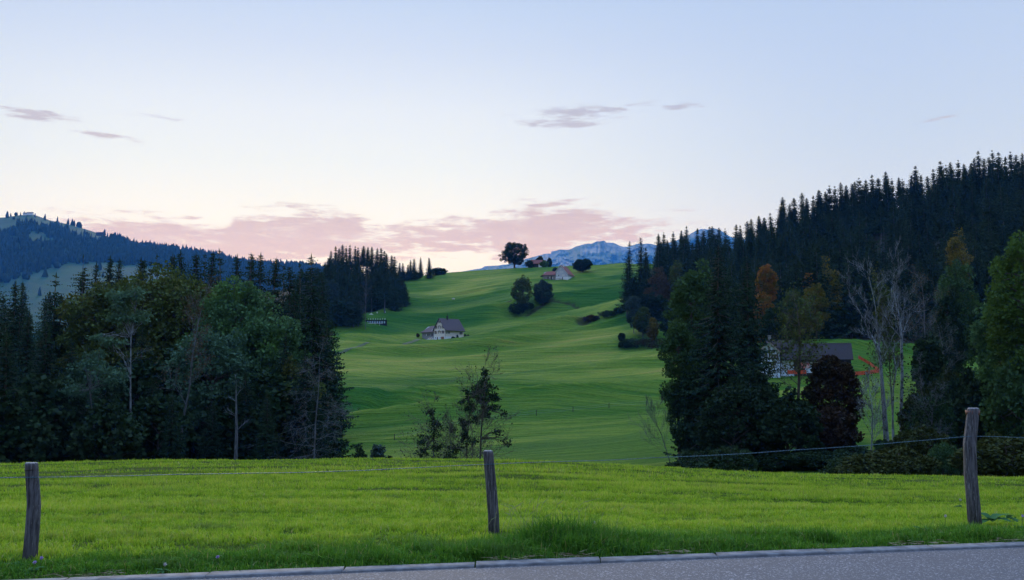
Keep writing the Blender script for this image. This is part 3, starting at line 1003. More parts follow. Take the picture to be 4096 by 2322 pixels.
# ---- shared variants
NEARC = [tree_meshes(conifer(10, 30, 4.4, .05, 1.0), M_SPRUCE, M_BARK, 'spruce'),
         tree_meshes(conifer(11, 30, 3.7, .10, 1.0, droop=.42), M_SPRUCE, M_BARK, 'spruce'),
         tree_meshes(conifer(12, 30, 5.0, .04, 1.0, droop=.5, ragged=.45, gaps=.08), M_SPRUCE, M_BARK, 'spruce'),
         tree_meshes(conifer(13, 30, 4.6, .08, .9, droop=.25, ragged=.5, gaps=.22, step=.7), M_SPRUCE, M_BARK, 'spruce')]
FARC = [tree_meshes(conifer(20 + i, 28, R, b, .42, droop=d, step=.62, spray=1.25, ragged=rg, gaps=g_), M_SPRUCE_FAR, M_GREYBARK, 'far_spruce')
        for i, (R, b, d, rg, g_) in enumerate([(4.6, .08, .35, .3, 0), (4.2, .20, .4, .35, .03), (5.0, .10, .45, .4, .05), (3.7, .45, .3, .4, .05), (4.6, .12, .3, .45, .12), (5.2, .05, .4, .3, .0)])]
FARB = [tree_meshes(broadleaf(40 + i, 20, 6, 6, 3, 60, 55, .75, .3, .26), M_DARK, M_BARK, 'dark_broadleaf') for i in range(2)]

rt = random.Random(5)


def solve_top(px, pyt, h, Y0, Y1):
    """the distance at which a tree of height h reaches up to that line of sight"""
    Ys = np.arange(Y0, Y1, 2.0)
    a, b, c = ray(px, pyt)
    xs_ = a * Ys / b; zt = EYE + c * Ys / b
    dh = zt - H(xs_, Ys) - h
    k = int(np.argmin(np.abs(dh)))
    return float(xs_[k]), float(Ys[k]), float(zt[k] - H(xs_[k:k + 1], Ys[k:k + 1])[0])


def top_tree(name, variants, vh, px, pyt, h, Y0, Y1, label, group=None, cat='tree', wid=1.0):
    x, Y, hh = solve_top(px, pyt, h, Y0, Y1)
    hh = min(max(hh, h * .55), h * 1.6)
    s = hh / vh
    w_ = s * wid * rt.uniform(.9, 1.3)
    return put_tree(name, variants[rt.randrange(len(variants))], x, Y, label, cat, group, rt.uniform(0, 6.28), (w_, w_, s))


# ---- left wood: skyline spruces
LG = 'spruces of the left wood'
LL = 'dark spruce standing in the left wood, its top among the jagged treeline'
leftC = [(7, 1092, 130), (60, 1130, 150), (100, 1126, 175), (426, 1025, 205), (453, 1037, 215), (495, 1040, 230), (543, 1035, 210), (560, 1038, 235),
         (632, 1020, 215), (673, 1015, 210), (710, 1024, 235), (766, 1006, 205), (803, 1012, 215), (830, 1018, 235), (856, 1009, 205), (905, 1003, 200), (940, 1022, 215), (983, 1012, 190),
         (1010, 1022, 205), (1032, 1015, 195), (1063, 1031, 190), (1100, 1052, 195), (1140, 1062, 205), (1180, 1066, 200), (1215, 1052, 190), (385, 1055, 225), (350, 1072, 225), (590, 1040, 225), (1290, 1090, 200)]
for (px, py, Y) in leftC:
    x, _, z = PT(px, py, Y)
    h = z - ground(x, Y)
    v = NEARC[rt.randrange(4)]
    w_ = h / 30 * rt.uniform(.95, 1.3)
    put_tree('spruce', v, x, Y, LL, 'tree', LG, rt.uniform(0, 6.28), (w_, w_, h / 30))
# second rank filling the wood
for i in range(34):
    px = rt.uniform(-420, 1220); Y = rt.uniform(150, 250)
    pyt = np.interp(px, [-420, 0, 100, 300, 700, 1250], [1080, 1165, 1195, 1130, 1085, 1110]) + rt.uniform(0, 70)
    x, _, z = PT(px, pyt, Y)
    h = max(16, z - ground(x, Y)); w_ = h / 30 * rt.uniform(.9, 1.25)
    put_tree('spruce', NEARC[rt.randrange(4)], x, Y, LL, 'tree', LG, rt.uniform(0, 6.28), (w_, w_, h / 30))
# low dark spruces at the wood's front edge
for (px, pyt, Y) in [(-60, 1150, 105), (40, 1330, 100), (-160, 1050, 110), (180, 1290, 120), (310, 1350, 118), (420, 1450, 112), (610, 1500, 118), (1000, 1480, 120), (700, 1560, 112), (850, 1600, 118), (1130, 1330, 128), (1215, 1390, 125), (1080, 1560, 115), (560, 1300, 130), (760, 1400, 130), (1180, 1160, 150), (1010, 1250, 150), (100, 1250, 135), (240, 1180, 150), (-300, 1100, 120), (1260, 1540, 122)]:
    x, _, z = PT(px, pyt, Y)
    h = z - ground(x, Y); w_ = h / 30 * rt.uniform(1.1, 1.4)
    put_tree('spruce', NEARC[rt.randrange(3)], x, Y, 'dark spruce with drooping boughs at the front edge of the left wood', 'tree', 'spruces at the edge of the left wood', rt.uniform(0, 6.28), (w_, w_, h / 30))


def lone(name, pair, mat, bmat, px, Y, label, cat='tree', rz=0., s=(1, 1, 1)):
    x = (px - 2048) / FOC * Y
    return put_tree(name, tree_meshes(pair, mat, bmat, name), x, Y, label, cat, None, rz, s)


def hh(px, pyt, Y):
    x, _, z = PT(px, pyt, Y)
    return z - ground(x, Y)


h = hh(316, 1023, 165)
lone('spruce', conifer(31, h, 5.2, .05, 1.0, droop=.12, gaps=.30, step=.8, ragged=.35), M_SPRUCE, M_BARK, 316, 165, 'open spruce with separate tiers of branches, standing out against the blue hill')
h = hh(206, 1095, 150)
lone('spruce', conifer(32, h, 5.6, .05, 1.0, droop=.30, gaps=.1, ragged=.4), M_SPRUCE, M_BARK, 206, 150, 'broad spruce with upswept bough tips left of the open tiered spruce')
h = hh(1248, 1022, 140)
lone('spruce', conifer(33, h, 5.4, .07, 1.0, droop=.55, gaps=.05, ragged=.35), M_SPRUCE, M_GREYBARK, 1250, 140, 'tall shaggy spruce with a visible grey trunk at the right end of the left wood')
h = hh(1300, 1270, 150)
lone('spruce', conifer(34, h, 4.2, .03, 1.0, droop=.55, ragged=.3), M_SPRUCE, M_BARK, 1308, 146, 'shorter spruce at the meadow end of the left wood, beside the tall shaggy one')
# broadleaf crowns
lone('beech_tree', broadleaf(51, hh(500, 1110, 150), 10.0, 8, 6, 140, 150, .42, .4, .2), M_OLIVE, M_BARK, 480, 150, 'olive-green beech at the left of the round crowns in the left wood')
lone('beech_tree', broadleaf(52, hh(660, 1062, 150), 10.5, 9, 7, 150, 150, .42, .4, .2), M_OLIVE, M_BARK, 660, 150, 'tallest olive-green beech crown in the middle of the left wood')
lone('beech_tree', broadleaf(53, hh(800, 1085, 148), 8.5, 8, 6, 130, 150, .42, .4, .2), M_OLIVE, M_BARK, 815, 148, 'dull olive beech crown between the tallest beech and the pale lime tree')
lone('lime_tree', broadleaf(54, hh(955, 1100, 138), 8.0, 7, 3, 150, 150, .36, .35, .19, shape=.8), M_GREEN, M_BARK, 955, 138, 'pale green lime tree with a high rounded crown in the left wood')
lone('lime_tree', broadleaf(55, hh(1075, 1180, 134), 5.6, 6, 2, 130, 140, .36, .3, .2, shape=.8), M_GREEN, M_BARK, 1068, 134, 'pale green lime tree on the right flank of the taller lime')
lone('lime_tree', broadleaf(56, hh(880, 1290, 126), 5.0, 5, 3, 90, 120, .34, .3, .22), M_ASH, M_BARK, 850, 126, 'lower blue-green tree in front of the pale limes')
lone('hazel', broadleaf(57, hh(1190, 1420, 128), 3.6, 4, 1, 60, 110, .34, .2, .25), M_OLIVE, M_BARK, 1180, 128, 'small olive hazel between the limes and the shaggy spruce')
lone('maple', broadleaf(58, hh(370, 1400, 118), 4.6, 4, 2, 80, 110, .30, .15, .2, gap=.2), M_ASH, M_BARK, 372, 118, 'low teal-green maple left of the slender white-stemmed ash')
lone('maple', broadleaf(59, hh(250, 1480, 112), 3.4, 4, 1, 60, 90, .30, .15, .22, gap=.1), M_DARK, M_BARK, 262, 112, 'low dark maple at the foot of the left wood')
# dark broadleaf mass filling under the crowns
for (px, pyt, Y) in [(560, 1420, 128), (730, 1380, 132), (640, 1560, 116), (960, 1530, 122), (1090, 1480, 126), (150, 1500, 108), (460, 1600, 108), (20, 1560, 100)]:
    h_ = hh(px, pyt, Y); s = h_ / 20
    put_tree('understorey_tree', FARB[rt.randrange(2)], (px - 2048) / FOC * Y, Y, 'dark low tree filling the shade beneath the crowns of the left wood', 'tree', 'shaded trees under the left wood', rt.uniform(0, 6), (s * 1.1, s * 1.1, s))


def rel(pts, Y, foot):
    """pixel polyline at distance Y -> metres relative to the foot"""
    x0, y0, z0 = foot
    return [(PT(a, b, Y)[0] - x0, 0.4 * math.sin(i * 1.7), PT(a, b, Y)[2] - z0) for i, (a, b) in enumerate(pts)]


def thin_tree(name, seed, pts, Y, r, label, mat, bmat, clusters=None, **kw):
    x = PT(pts[0][0], pts[0][1], Y)[0]
    z = ground(x, Y)
    rp_ = rel(pts, Y, (x, Y, z)); rp_[0] = (rp_[0][0], 0, -.5)
    pair = twig_tree(seed, rp_, r, **kw)
    if clusters:
        rs = np.random.RandomState(seed + 1)
        Vs, Fs, off_ = [], [], 0
        lv = pair[1]
        if lv is not None: Vs.append(lv[0]); Fs.append(lv[1]); off_ = len(lv[0])
        segs = []
        for (a, b, rx_, rz_, n_, sz) in clusters:
            c = np.array(rel([(a, b)], Y, (x, Y, z))[0]); 
            ms = 10
            cc = c + rs.normal(0, 1, (ms, 3)) * np.array([rx_, rx_, rz_]) * .5
            near = min(rp_, key=lambda q: abs(q[2] - (c[2] - rx_ * 1.3)) + .2 * abs(q[0] - c[0]))
            segs += limbs_to(rs, near, list(cc[:6]), r * .10)
            ix = rs.randint(0, ms, n_)
            B = cc[ix] + rs.normal(0, 1, (n_, 3)) * np.array([rx_, rx_, rz_ * .7]) * .26
            L = sz * rs.uniform(.6, 1.4, n_)
            v_, f_ = leaves(B, rs.normal(size=(n_, 3)), L, L * .4, rs)
            Vs.append(v_); Fs.append(f_ + off_); off_ += len(v_)
        pv, pf = prisms(segs, 4)
        tv, tf = pair[0]
        pair = ((np.vstack([tv, pv]), np.vstack([tf, pf + len(tv)])), (np.vstack(Vs), np.vstack(Fs)))
    return put_tree(name, tree_meshes(pair, mat, bmat, name), x, Y, label, z=z + .1)


thin_tree('ash_tree', 71, [(513, 1855), (517, 1700), (524, 1500), (530, 1350), (540, 1240)], 112, .14, 'slender ash with a pale bare stem and small airy crown before the left wood', M_ASH, M_BIRCH,
          clusters=[(505, 1225, 2.0, 1.4, 800, .34), (550, 1205, 1.3, 1.2, 500, .32), (460, 1260, 1.2, .8, 350, .32), (545, 1270, 1.0, .8, 250, .3), (408, 1355, 1.0, .5, 200, .3), (465, 1370, 1.6, .6, 350, .3)], nb=5, blen=.16, depth=2, start=.62, k=6)
thin_tree('young_ash', 72, [(385, 1850), (378, 1700), (372, 1560), (362, 1470)], 110, .10, 'young ash with a thin crooked stem and loose teal leaves left of the white-stemmed ash', M_ASH, M_GREYBARK,
          clusters=[(375, 1450, 1.4, 1.0, 500, .3), (440, 1520, 1.5, 1.1, 500, .3), (310, 1550, 1.4, 1.2, 450, .3)], nb=6, blen=.22, depth=2, start=.4)
thin_tree('withered_tree', 73, [(716, 1855), (728, 1700), (765, 1560), (782, 1440), (800, 1300), (815, 1240)], 115, .15, 'leaning thin tree with curled brown leaves in the middle of the left wood', M_BROWN, M_GREYBARK,
          nb=9, blen=.22, depth=3, start=.45, leaf_n=900, leaf=.22, spread=.6, up=.8)
thin_tree('dead_spruce', 75, [(1252, 1850), (1262, 1700), (1280, 1560), (1288, 1425)], 118, .11, 'dead grey-brown spruce with bare drooping twigs at the right end of the left wood', M_BROWN, M_GREYBARK, nb=26, blen=.28, depth=3, start=.08, up=-.05, spread=1.0, leaf_n=700, leaf=.16)
for (px, pyt, r_) in [(940, 1560, .30)]:
    thin_tree('shaded_tree', 77 + px, [(px, 1855), (px + 6, 1740), (px + 12, pyt)], 116, r_, {940: 'thick dark trunk under the pale limes', 852: 'thin dark stem left of the thick trunk under the limes', 905: 'thin dark stem close beside the thick trunk under the limes'}[px], M_DARK, M_GREYBARK, nb=5, blen=.2, depth=2, start=.6)

# ---- dark spruce block in the middle distance
BG_ = 'spruces of the dark block beyond the shooting range'
blockT = [(1343, 983), (1370, 975), (1400, 979), (1421, 983), (1436, 989), (1453, 981), (1474, 987), (1489, 985), (1508, 992), (1523, 990), (1534, 1002), (1547, 1013), (1566, 1019), (1580, 1026),
          (1325, 1000), (1310, 1030), (1295, 1045), (1355, 990), (1385, 984), (1270, 1065)]
for (px, py) in blockT:
    top_tree('spruce', FARC, 28, px, py + 2, rt.uniform(23, 29), 580, 790, 'blue-green spruce on the skyline of the dark block above the range', BG_)
for i in range(46):
    px = rt.uniform(1170, 1590)
    lo = np.interp(px, [1170, 1300, 1500, 1590, 1625], [1080, 1030, 1035, 1075, 1120]); hi = np.interp(px, [1170, 1380, 1500, 1600], [1150, 1120, 1110, 1110])
    top_tree('spruce', FARC, 28, px, rt.uniform(lo, hi), rt.uniform(22, 28), 565, 760, 'blue-green spruce inside the dark block above the range', BG_, wid=1.15)
for (px, py, h) in [(1597, 1080, 20), (1612, 1118, 17), (1624, 1136, 14), (1580, 1150, 14), (1400, 1130, 22), (1440, 1140, 20), (1470, 1150, 18), (1540, 1120, 20), (1565, 1120, 20), (1605, 1150, 12)]:
    top_tree('spruce', FARC, 28, px, py, h, 560 if px < 1585 else 500, 660, 'blue-green spruce along the lower right edge of the dark block', BG_, wid=1.3)
for (px, py, h) in [(1335, 1185, 15), (1362, 1195, 13), (1390, 1180, 16), (1415, 1172, 18), (1435, 1190, 15), (1310, 1200, 14), (1375, 1150, 18), (1345, 1235, 9), (1400, 1228, 9)]:
    top_tree('spruce', FARC, 28, px, py, h, 490, 575, 'blue-green spruce at the foot of the dark block left of the range', BG_, wid=1.4)
x, Y, h_ = solve_top(1508, 1104, 17, 490, 600)
put_tree('maple', tree_meshes(broadleaf(81, h_, 4.6, 4.5, 1.5, 70, 90, .6, .25, .22, shape=.8), M_BLUEGREEN, M_BARK, 'maple'), x, Y, 'pale grey-green broadleaf in front of the dark spruce block, above the numbered range')
x, Y, h_ = solve_top(1318, 1113, 18, 440, 560)
put_tree('maple', tree_meshes(broadleaf(82, h_, 5.5, 5.5, 1.5, 80, 90, .6, .25, .22, shape=.8), M_BLUEGREEN, M_BARK, 'maple'), x, Y, 'pale blue-green broadleaf directly behind the shaggy spruce of the left wood')
x, Y, h_ = solve_top(1350, 1200, 11, 430, 520)
put_tree('maple', tree_meshes(broadleaf(83, h_, 4, 4, .6, 50, 80, .6, .2, .24), M_DARK, M_BARK, 'maple'), x, Y, 'low dark broadleaf left of the numbered range')
thin_tree('bare_tree', 84, [(1462, 1240), (1462, 1190), (1463, 1150), (1464, 1125)], 520, .2, 'bare purplish tree left of the pale broadleaf in front of the spruce block', M_BROWN, M_GREYBARK, nb=16, blen=.28, depth=2, start=.3, leaf_n=200, leaf=.4, up=.9)

# skyline trees right of the block
for (px, py, h, lb) in [(1642, 1040, 15, 'slim spruce on the ridge, third from the right of the small skyline group'), (1655, 1034, 16, 'slim open spruce on the ridge left of the wide gap'),
                        (1683, 1030, 16, 'dense columnar spruce on the ridge, left of the last pair'), (1717, 1030, 16, 'last tall spruce on the ridge before the open skyline'),
                        (1598, 1050, 14, 'small spruce on the ridge nearest the dark block'), (1612, 1052, 13, 'small spruce on the ridge, second from the dark block'), (1630, 1058, 11, 'low spruce on the ridge in the middle of the small skyline group')]:
    top_tree('spruce', FARC[:1] + FARC[5:], 28, px, py, h, 640, 790, lb, wid=1.05)
for (px, Y, h, w_, lb) in [(1762, 770, 5.5, 5, 'low thorn bush at the end of the ridge spruces'), (1740, 770, 6, 4, 'low round bush right of the last ridge spruce'), (1620, 740, 8, 6, 'round dark bush among the ridge spruces'), (1668, 755, 6, 4, 'small bush between the ridge spruces')]:
    x = (px - 2048) / FOC * Y
    put_tree('shrub', tree_meshes(broadleaf(int(px), h, w_, w_, .3, 40, 50, .6, .12, .26, gap=.15), M_DARK, M_BARK, 'shrub'), x, Y, lb, 'shrub')

# ---- hill trees by the upper farm
def crown_tree(name, seed, pxc, pyb, pyt, pw, Ymin, label, mat, cat='tree', bmat=M_BARK, Y=None, **kw):
    if Y is None: x, Y = G(pxc, pyb, Ymin)
    else: x = PT(pxc, pyb, Y)[0]
    z = ground(x, Y)
    h = PT(pxc, pyt, Y)[2] - z
    r = pw / 2 / FOC * Y
    return put_tree(name, tree_meshes(broadleaf(seed, h, r, r, kw.pop('z0', .1) * h, **kw), mat, bmat, name), x, Y, label, cat)


crown_tree('linden', 91, 2058, 1070, 969, 110, 600, 'big solitary domed linden on the crest of the hill, sky showing through it', M_DARK, z0=.13, nclump=190, per=85, leaf=.55, tr=.75, csize=.13, hollow=.35, gap=.03, Y=796)
crown_tree('chestnut', 92, 2332, 1117, 1036, 80, 500, 'dense round dark tree right of the white gabled farmhouse', M_DARK, z0=.12, nclump=110, per=110, leaf=.5, tr=.5, csize=.2, flat=.1, Y=695)
crown_tree('maple', 93, 2089, 1236, 1107, 84, 450, 'olive-brown round tree in the middle of the meadow, left of the blue-green one', M_OLIVE, z0=.04, nclump=110, per=100, leaf=.45, tr=.3, csize=.2)
crown_tree('willow', 94, 2172, 1222, 1121, 82, 450, 'blue-green round willow in the middle of the meadow, right of the olive-brown tree', M_BLUEGREEN, z0=.04, nclump=110, per=110, leaf=.42, tr=.3, csize=.2)
crown_tree('shrub', 95, 2068, 1258, 1215, 70, 420, 'dark bramble shrub in the hollow below the olive-brown tree', M_DARK, 'shrub', z0=.02, nclump=50, per=70, leaf=.4, tr=.1, csize=.26)
crown_tree('shrub', 96, 2110, 1245, 1212, 60, 420, 'dark shrub under the two round meadow trees', M_DARK, 'shrub', z0=.02, nclump=50, per=70, leaf=.4, tr=.1, csize=.26)
crown_tree('shrub', 97, 2118, 1066, 1040, 32, 600, 'grey-green bush left of the red-roofed barn on the crest', M_DARK, 'shrub', Y=772, z0=.02, nclump=40, per=60, leaf=.5, tr=.1, csize=.26)
crown_tree('shrub', 98, 2176, 1064, 1044, 34, 600, 'olive bush in front of the right half of the barn on the crest', M_GREEN, 'shrub', Y=772, z0=.02, nclump=40, per=60, leaf=.5, tr=.1, csize=.26)
crown_tree('thuja', 99, 2197, 1063, 1032, 18, 600, 'dark upright thuja at the right end of the barn on the crest', M_DARK, 'tree', Y=778, z0=.02, nclump=50, per=60, leaf=.5, tr=.1, csize=.26)
crown_tree('elder', 100, 2160, 1064, 1026, 30, 600, 'dark tree whose crown shows above the barn roof on the crest', M_DARK, 'tree', Y=806, z0=.3, nclump=40, per=60, leaf=.5, tr=.2, csize=.26)
crown_tree('shrub', 101, 2221, 1092, 1070, 22, 600, 'dark round bush behind the low barn of the white farmhouse', M_DARK, 'shrub', Y=716, z0=.02, nclump=40, per=60, leaf=.5, tr=.1, csize=.26)
crown_tree('shrub', 102, 2180, 1128, 1114, 34, 600, 'pale green nettle bush below the left end of the grey barn', M_BLUEGREEN, 'shrub', Y=682, z0=.02, nclump=30, per=50, leaf=.35, tr=.05, csize=.28)
for (px, pyt, pw, lb) in [(2365, 1270, 70, 'brown bramble clump at the lower end of the right gully'), (2430, 1252, 70, 'dark bramble clump in the middle of the right gully'), (2478, 1238, 50, 'dark bramble clump at the upper end of the right gully, by the first spruces')]:
    crown_tree('bramble', px, px, pyt + 16, pyt - 8, pw, 380, lb, M_DARK if px > 2400 else M_RUST, 'shrub', z0=.0, nclump=40, per=60, leaf=.35, tr=.05, csize=.3)

# ---- right wood
RG = 'spruces of the right-hand forest slope'
skyR = [(2585, 990), (2634, 937), (2659, 929), (2688, 925), (2725, 920), (2744, 904), (2789, 912), (2807, 918), (2834, 906), (2855, 904), (2873, 906), (2902, 914), (2945, 895), (2965, 900), (2990, 880), (3010, 875), (3040, 862), (3060, 868), (3085, 850),
        (3137, 783), (3120, 830), (3160, 812), (3180, 790), (3204, 765), (3225, 790), (3250, 782), (3273, 760), (3295, 765), (3313, 741), (3340, 745), (3367, 728), (3385, 738), (3402, 733), (3425, 725), (3441, 711), (3465, 718), (3488, 699), (3510, 712), (3547, 684), (3570, 712),
        (3599, 708), (3615, 715), (3640, 700), (3659, 664), (3683, 699), (3710, 700), (3735, 675), (3763, 644), (3785, 660), (3802, 647), (3827, 639), (3857, 654), (3880, 650), (3908, 602), (3935, 630), (3958, 625), (3975, 600), (4002, 605), (4020, 625), (4040, 607), (4062, 615), (4087, 612), (4120, 600), (4160, 590), (4220, 575), (4300, 560)]
for (px, py) in skyR:
    top_tree('spruce', FARC, 28, px, py + 2, rt.uniform(24, 31), 400, 700, 'spruce on the skyline of the forest slope at the right', RG)
# interior
for (px, py) in skyR[::1]:
    top_tree('spruce', FARC[:3] + FARC[5:], 28, px + rt.uniform(-14, 14), py + rt.uniform(22, 60), rt.uniform(24, 30), 380, 680, 'dark spruce within the forest slope at the right', RG, wid=1.15)
for i in range(215):
    px = 2640 + 1750 * (rt.random() ** .85)
    top_ = np.interp(px, [2640, 2950, 3200, 3700, 4100, 4400], [960, 930, 810, 720, 660, 600])
    bot_ = np.interp(px, [2640, 2850, 3000, 3300, 4100, 4400], [1010, 1080, 1060, 1070, 1090, 1100])
    py = top_ + (bot_ - top_) * rt.random() ** .9
    top_tree('spruce', FARC, 28, px, py, rt.uniform(22, 30), 300, 640, 'dark spruce within the forest slope at the right', RG, wid=1.15)
SG = 'tall grey-stemmed spruces behind the autumn trees'
for (px, py) in [(3000, 925), (3040, 930), (3065, 920), (3095, 935), (3115, 940), (3145, 945), (3175, 955), (3205, 960), (2890, 975), (3240, 960), (3290, 955)]:
    top_tree('spruce', [FARC[3]], 28, px, py, 29, 340, 520, 'tall spruce with a bare grey stem above the autumn trees', SG, wid=.95)
for (px, py, h, lb) in [(3271, 931, 16, 'young slender pale spruce in front of the bare stems on the slope'), (3392, 946, 20, 'young blue-green spruce right of the yellow autumn trees'), (3461, 891, 24, 'full green spruce on the middle of the right slope'),
                        (3530, 901, 24, 'green spruce behind the bare twin birches'), (3580, 877, 24, 'pointed spruce above the bare birches'), (3649, 877, 24, 'slim spruce right of the bare birches'), (3708, 886, 26, 'spruce with a dark visible stem right of the bare birches'),
                        (3812, 723, 28, 'tall spruce below the right end of the skyline'), (3886, 733, 28, 'tall spruce with a pale stem near the right end of the slope')]:
    top_tree('spruce', NEARC, 30, px, py, h, 230, 520, lb)
# left edge of the right wood, standing free against the hill
for (px, py, pyb, w_, lb, sd) in [(2509, 966, 1262, 5.0, 'first tall spruce at the left end of the right-hand wood', 201), (2566, 951, 1250, 5.2, 'tall spruce with a thin crown tip, second from the meadow at the right-hand wood', 202), (2634, 935, 1215, 5.0, 'third free spruce from the meadow, pointed top', 203)]:
    x, Y = G(px, pyb, 380); z = ground(x, Y); h = PT(px, py, Y)[2] - z
    put_tree('spruce', tree_meshes(conifer(sd, h, w_, .10, .55, droop=.3, step=.7, spray=1.1, ragged=.4, gaps=.05), M_SPRUCE_FAR, M_GREYBARK, 'spruce'), x, Y, lb)
for (px, pyt, Y, pw, lb, mt, sd, kw) in [
    (2540, 1100, 470, 60, 'dark broad tree between the first two free spruces', M_DARK, 211, {}),
    (2640, 1075, 450, 100, 'brownish-leaved birch with a pale forked trunk at the upper edge of the right wood', M_BROWN, 212, dict(gap=.2)),
    (2722, 1045, 450, 90, 'grey-brown thinning birch right of the forked one', M_OLIVE, 213, dict(gap=.25)),
    (2600, 1165, 430, 80, 'small green tree below the forked birch', M_DARK, 214, {}),
    (2535, 1175, 428, 60, 'slim grey-green tree at the lower meadow corner of the right wood', M_BLUEGREEN, 215, dict(gap=.15)),
    (2570, 1225, 420, 70, 'brown-green hazel beside the slim grey-green tree', M_OLIVE, 216, {}),
    (2612, 1270, 415, 46, 'small yellowish tree with a pale stem above the brush heap', M_YELLOW, 217, dict(gap=.3)),
    (2690, 1220, 405, 90, 'dark tree right of the small yellowish one', M_DARK, 218, {}),
    (2487, 1332, 418, 22, 'small upright bush at the meadow corner of the right wood', M_DARK, 219, {}),
    (2640, 1180, 435, 90, 'round green tree between the forked birch and the brush heap', M_DARK, 220, {}),
    (3068, 1062, 300, 84, 'orange autumn beech in front of the bare grey stems', M_ORANGE, 221, dict(gap=.2, per=70)),
    (3052, 1150, 285, 90, 'russet lower beech under the orange one', M_ORANGE, 222, dict(gap=.1)),
    (3238, 1072, 310, 76, 'orange-brown beech left of the yellow-green ones', M_ORANGE, 223, dict(gap=.1)),
    (3318, 1038, 315, 100, 'yellow-green beech at the top of the autumn group', M_YELLOW, 224, {}),
    (3268, 1130, 295, 100, 'golden-tipped tree in the middle of the autumn group', M_YELLOW, 225, {}),
    (3180, 1150, 290, 110, 'dull olive tree above the white farmhouse', M_OLIVE, 226, {}),
    (3100, 1210, 275, 120, 'dark green tree behind the white farmhouse', M_DARK, 227, {}),
    (3350, 1230, 310, 120, 'dark green tree behind the long dark barn', M_DARK, 228, {}),
    (3250, 1260, 300, 130, 'dark round tree behind the middle of the long barn', M_DARK, 229, {}),
    (3852, 910, 300, 90, 'rust and yellow maple high on the right slope', M_YELLOW, 230, {}),
    (3845, 1030, 200, 150, 'large dark green maple right of the bare birches', M_MID, 231, {}),
    (3790, 1150, 190, 120, 'lower green maple beside the large dark one', M_DARK, 232, {}),
    (3705, 1340, 150, 120, 'dark rounded tree right of the striped meadow, behind the bent sapling', M_DARK, 238, dict(gap=.12)),
    (3960, 1190, 170, 160, 'dark broad tree behind the bright green maple', M_DARK, 233, {}),
    (3440, 1180, 330, 100, 'dark tree at the forest edge left of the twin birches', M_DARK, 234, {}),
    (3680, 1230, 330, 110, 'dark tree at the forest edge right of the twin birches', M_DARK, 235, {}),
    (2960, 1150, 330, 120, 'dark tree behind the big near spruce', M_DARK, 236, {}),
    (2850, 1100, 380, 120, 'dark tree left behind the big near spruce', M_DARK, 237, {}),
]:
    x = (px - 2048) / FOC * Y; z = ground(x, Y)
    h = PT(px, pyt, Y)[2] - z; r = pw / 2 / FOC * Y
    k_ = dict(nclump=90, per=90, leaf=.40 if Y < 330 else .5, tr=.16, csize=.22); k_.update(kw)
    if sd == 221: k_['flat'] = .3; z0_ = h * .5
    else: z0_ = h * .12
    put_tree('tree' if mt is M_DARK else 'birch_tree' if sd in (212, 213) else 'broadleaf_tree', tree_meshes(broadleaf(sd, h, r, r, z0_, **k_), mt, M_GREYBARK if sd in (212, 213, 217) else M_BARK, 'tree'), x, Y, lb)

# the big near group
Y = 112.
h = hh(2855, 972, Y)
lone('spruce', conifer(301, h, 6.0, .03, 1.25, droop=.75, ragged=.38, gaps=.03, taper=.66, spray=.6, step=.42), M_SPRUCE, M_BARK, 2862, Y, 'huge shaggy spruce standing nearest on the right, hung with long drooping twigs')
h = hh(2985, 1022, 128)
lone('spruce', conifer(302, h, 5.4, .05, 1.0, droop=.5, ragged=.35, taper=.7), M_SPRUCE, M_BARK, 2985, 128, 'second big spruce close behind the huge near one, slightly lower')
lone('willow', broadleaf(303, hh(2770, 1035, 124), 3.0, 3.0, 6, 80, 110, .30, .25, .2, gap=.12, hollow=.3), M_MID, M_BARK, 2772, 124, 'light green tree whose leaves show left of the huge near spruce')
lone('willow', broadleaf(304, hh(2705, 1240, 116), 2.0, 2.2, 5, 70, 90, .28, .2, .24, gap=.12), M_MID, M_BARK, 2712, 117, 'lower light green tree at the left flank of the huge near spruce')
lone('willow', broadleaf(305, hh(2730, 1480, 114), 1.9, 3, 1.0, 60, 110, .28, .2, .24), M_DARK, M_BARK, 2748, 115, 'dark leafy tree low at the left flank of the huge near spruce')
lone('alder', broadleaf(306, hh(3010, 1470, 104), 3.0, 3.5, .5, 120, 120, .26, .2, .2), M_DARK, M_BARK, 2995, 104, 'dark round alder in front of the white farmhouse')
lone('alder', broadleaf(307, hh(3150, 1560, 98), 3.4, 3, .3, 100, 110, .26, .2, .2), M_DARK, M_BARK, 3140, 98, 'low dark alder between the huge spruce and the copper beech')
lone('alder', broadleaf(308, hh(2960, 1500, 100), 3.6, 3, .3, 100, 110, .26, .2, .2), M_DARK, M_BARK, 2930, 100, 'low dark alder at the foot of the huge near spruce')
lone('copper_beech', broadleaf(309, hh(3335, 1400, 106), 2.7, 3, 1.0, 130, 100, .26, .2, .18, gap=.08), M_RUST, M_BARK, 3320, 106, 'dark red-brown beech in front of the long barn')
lone('copper_beech', broadleaf(310, hh(3300, 1620, 100), 2.9, 3, .3, 80, 100, .26, .2, .2), M_RUST, M_BARK, 3310, 100, 'lower dark copper foliage at the foot of the red-brown beech')
thin_tree('oak_tree', 311, [(3196, 1850), (3193, 1600), (3190, 1450), (3186, 1330), (3180, 1250)], 108, .22, 'thin-crowned tree with a straight dark trunk in front of the white farmhouse', M_OLIVE, M_BARK, nb=22, blen=.24, depth=3, start=.45, leaf_n=2200, leaf=.24, spread=.8, up=.7)
thin_tree('bare_bush', 312, [(2690, 1800), (2650, 1740), (2625, 1690), (2610, 1640)], 118, .06, 'bare dead twiggy branch left of the huge near spruce', M_BROWN, M_GREYBARK, nb=10, blen=.5, depth=3, start=.2, up=.9, spread=.6)
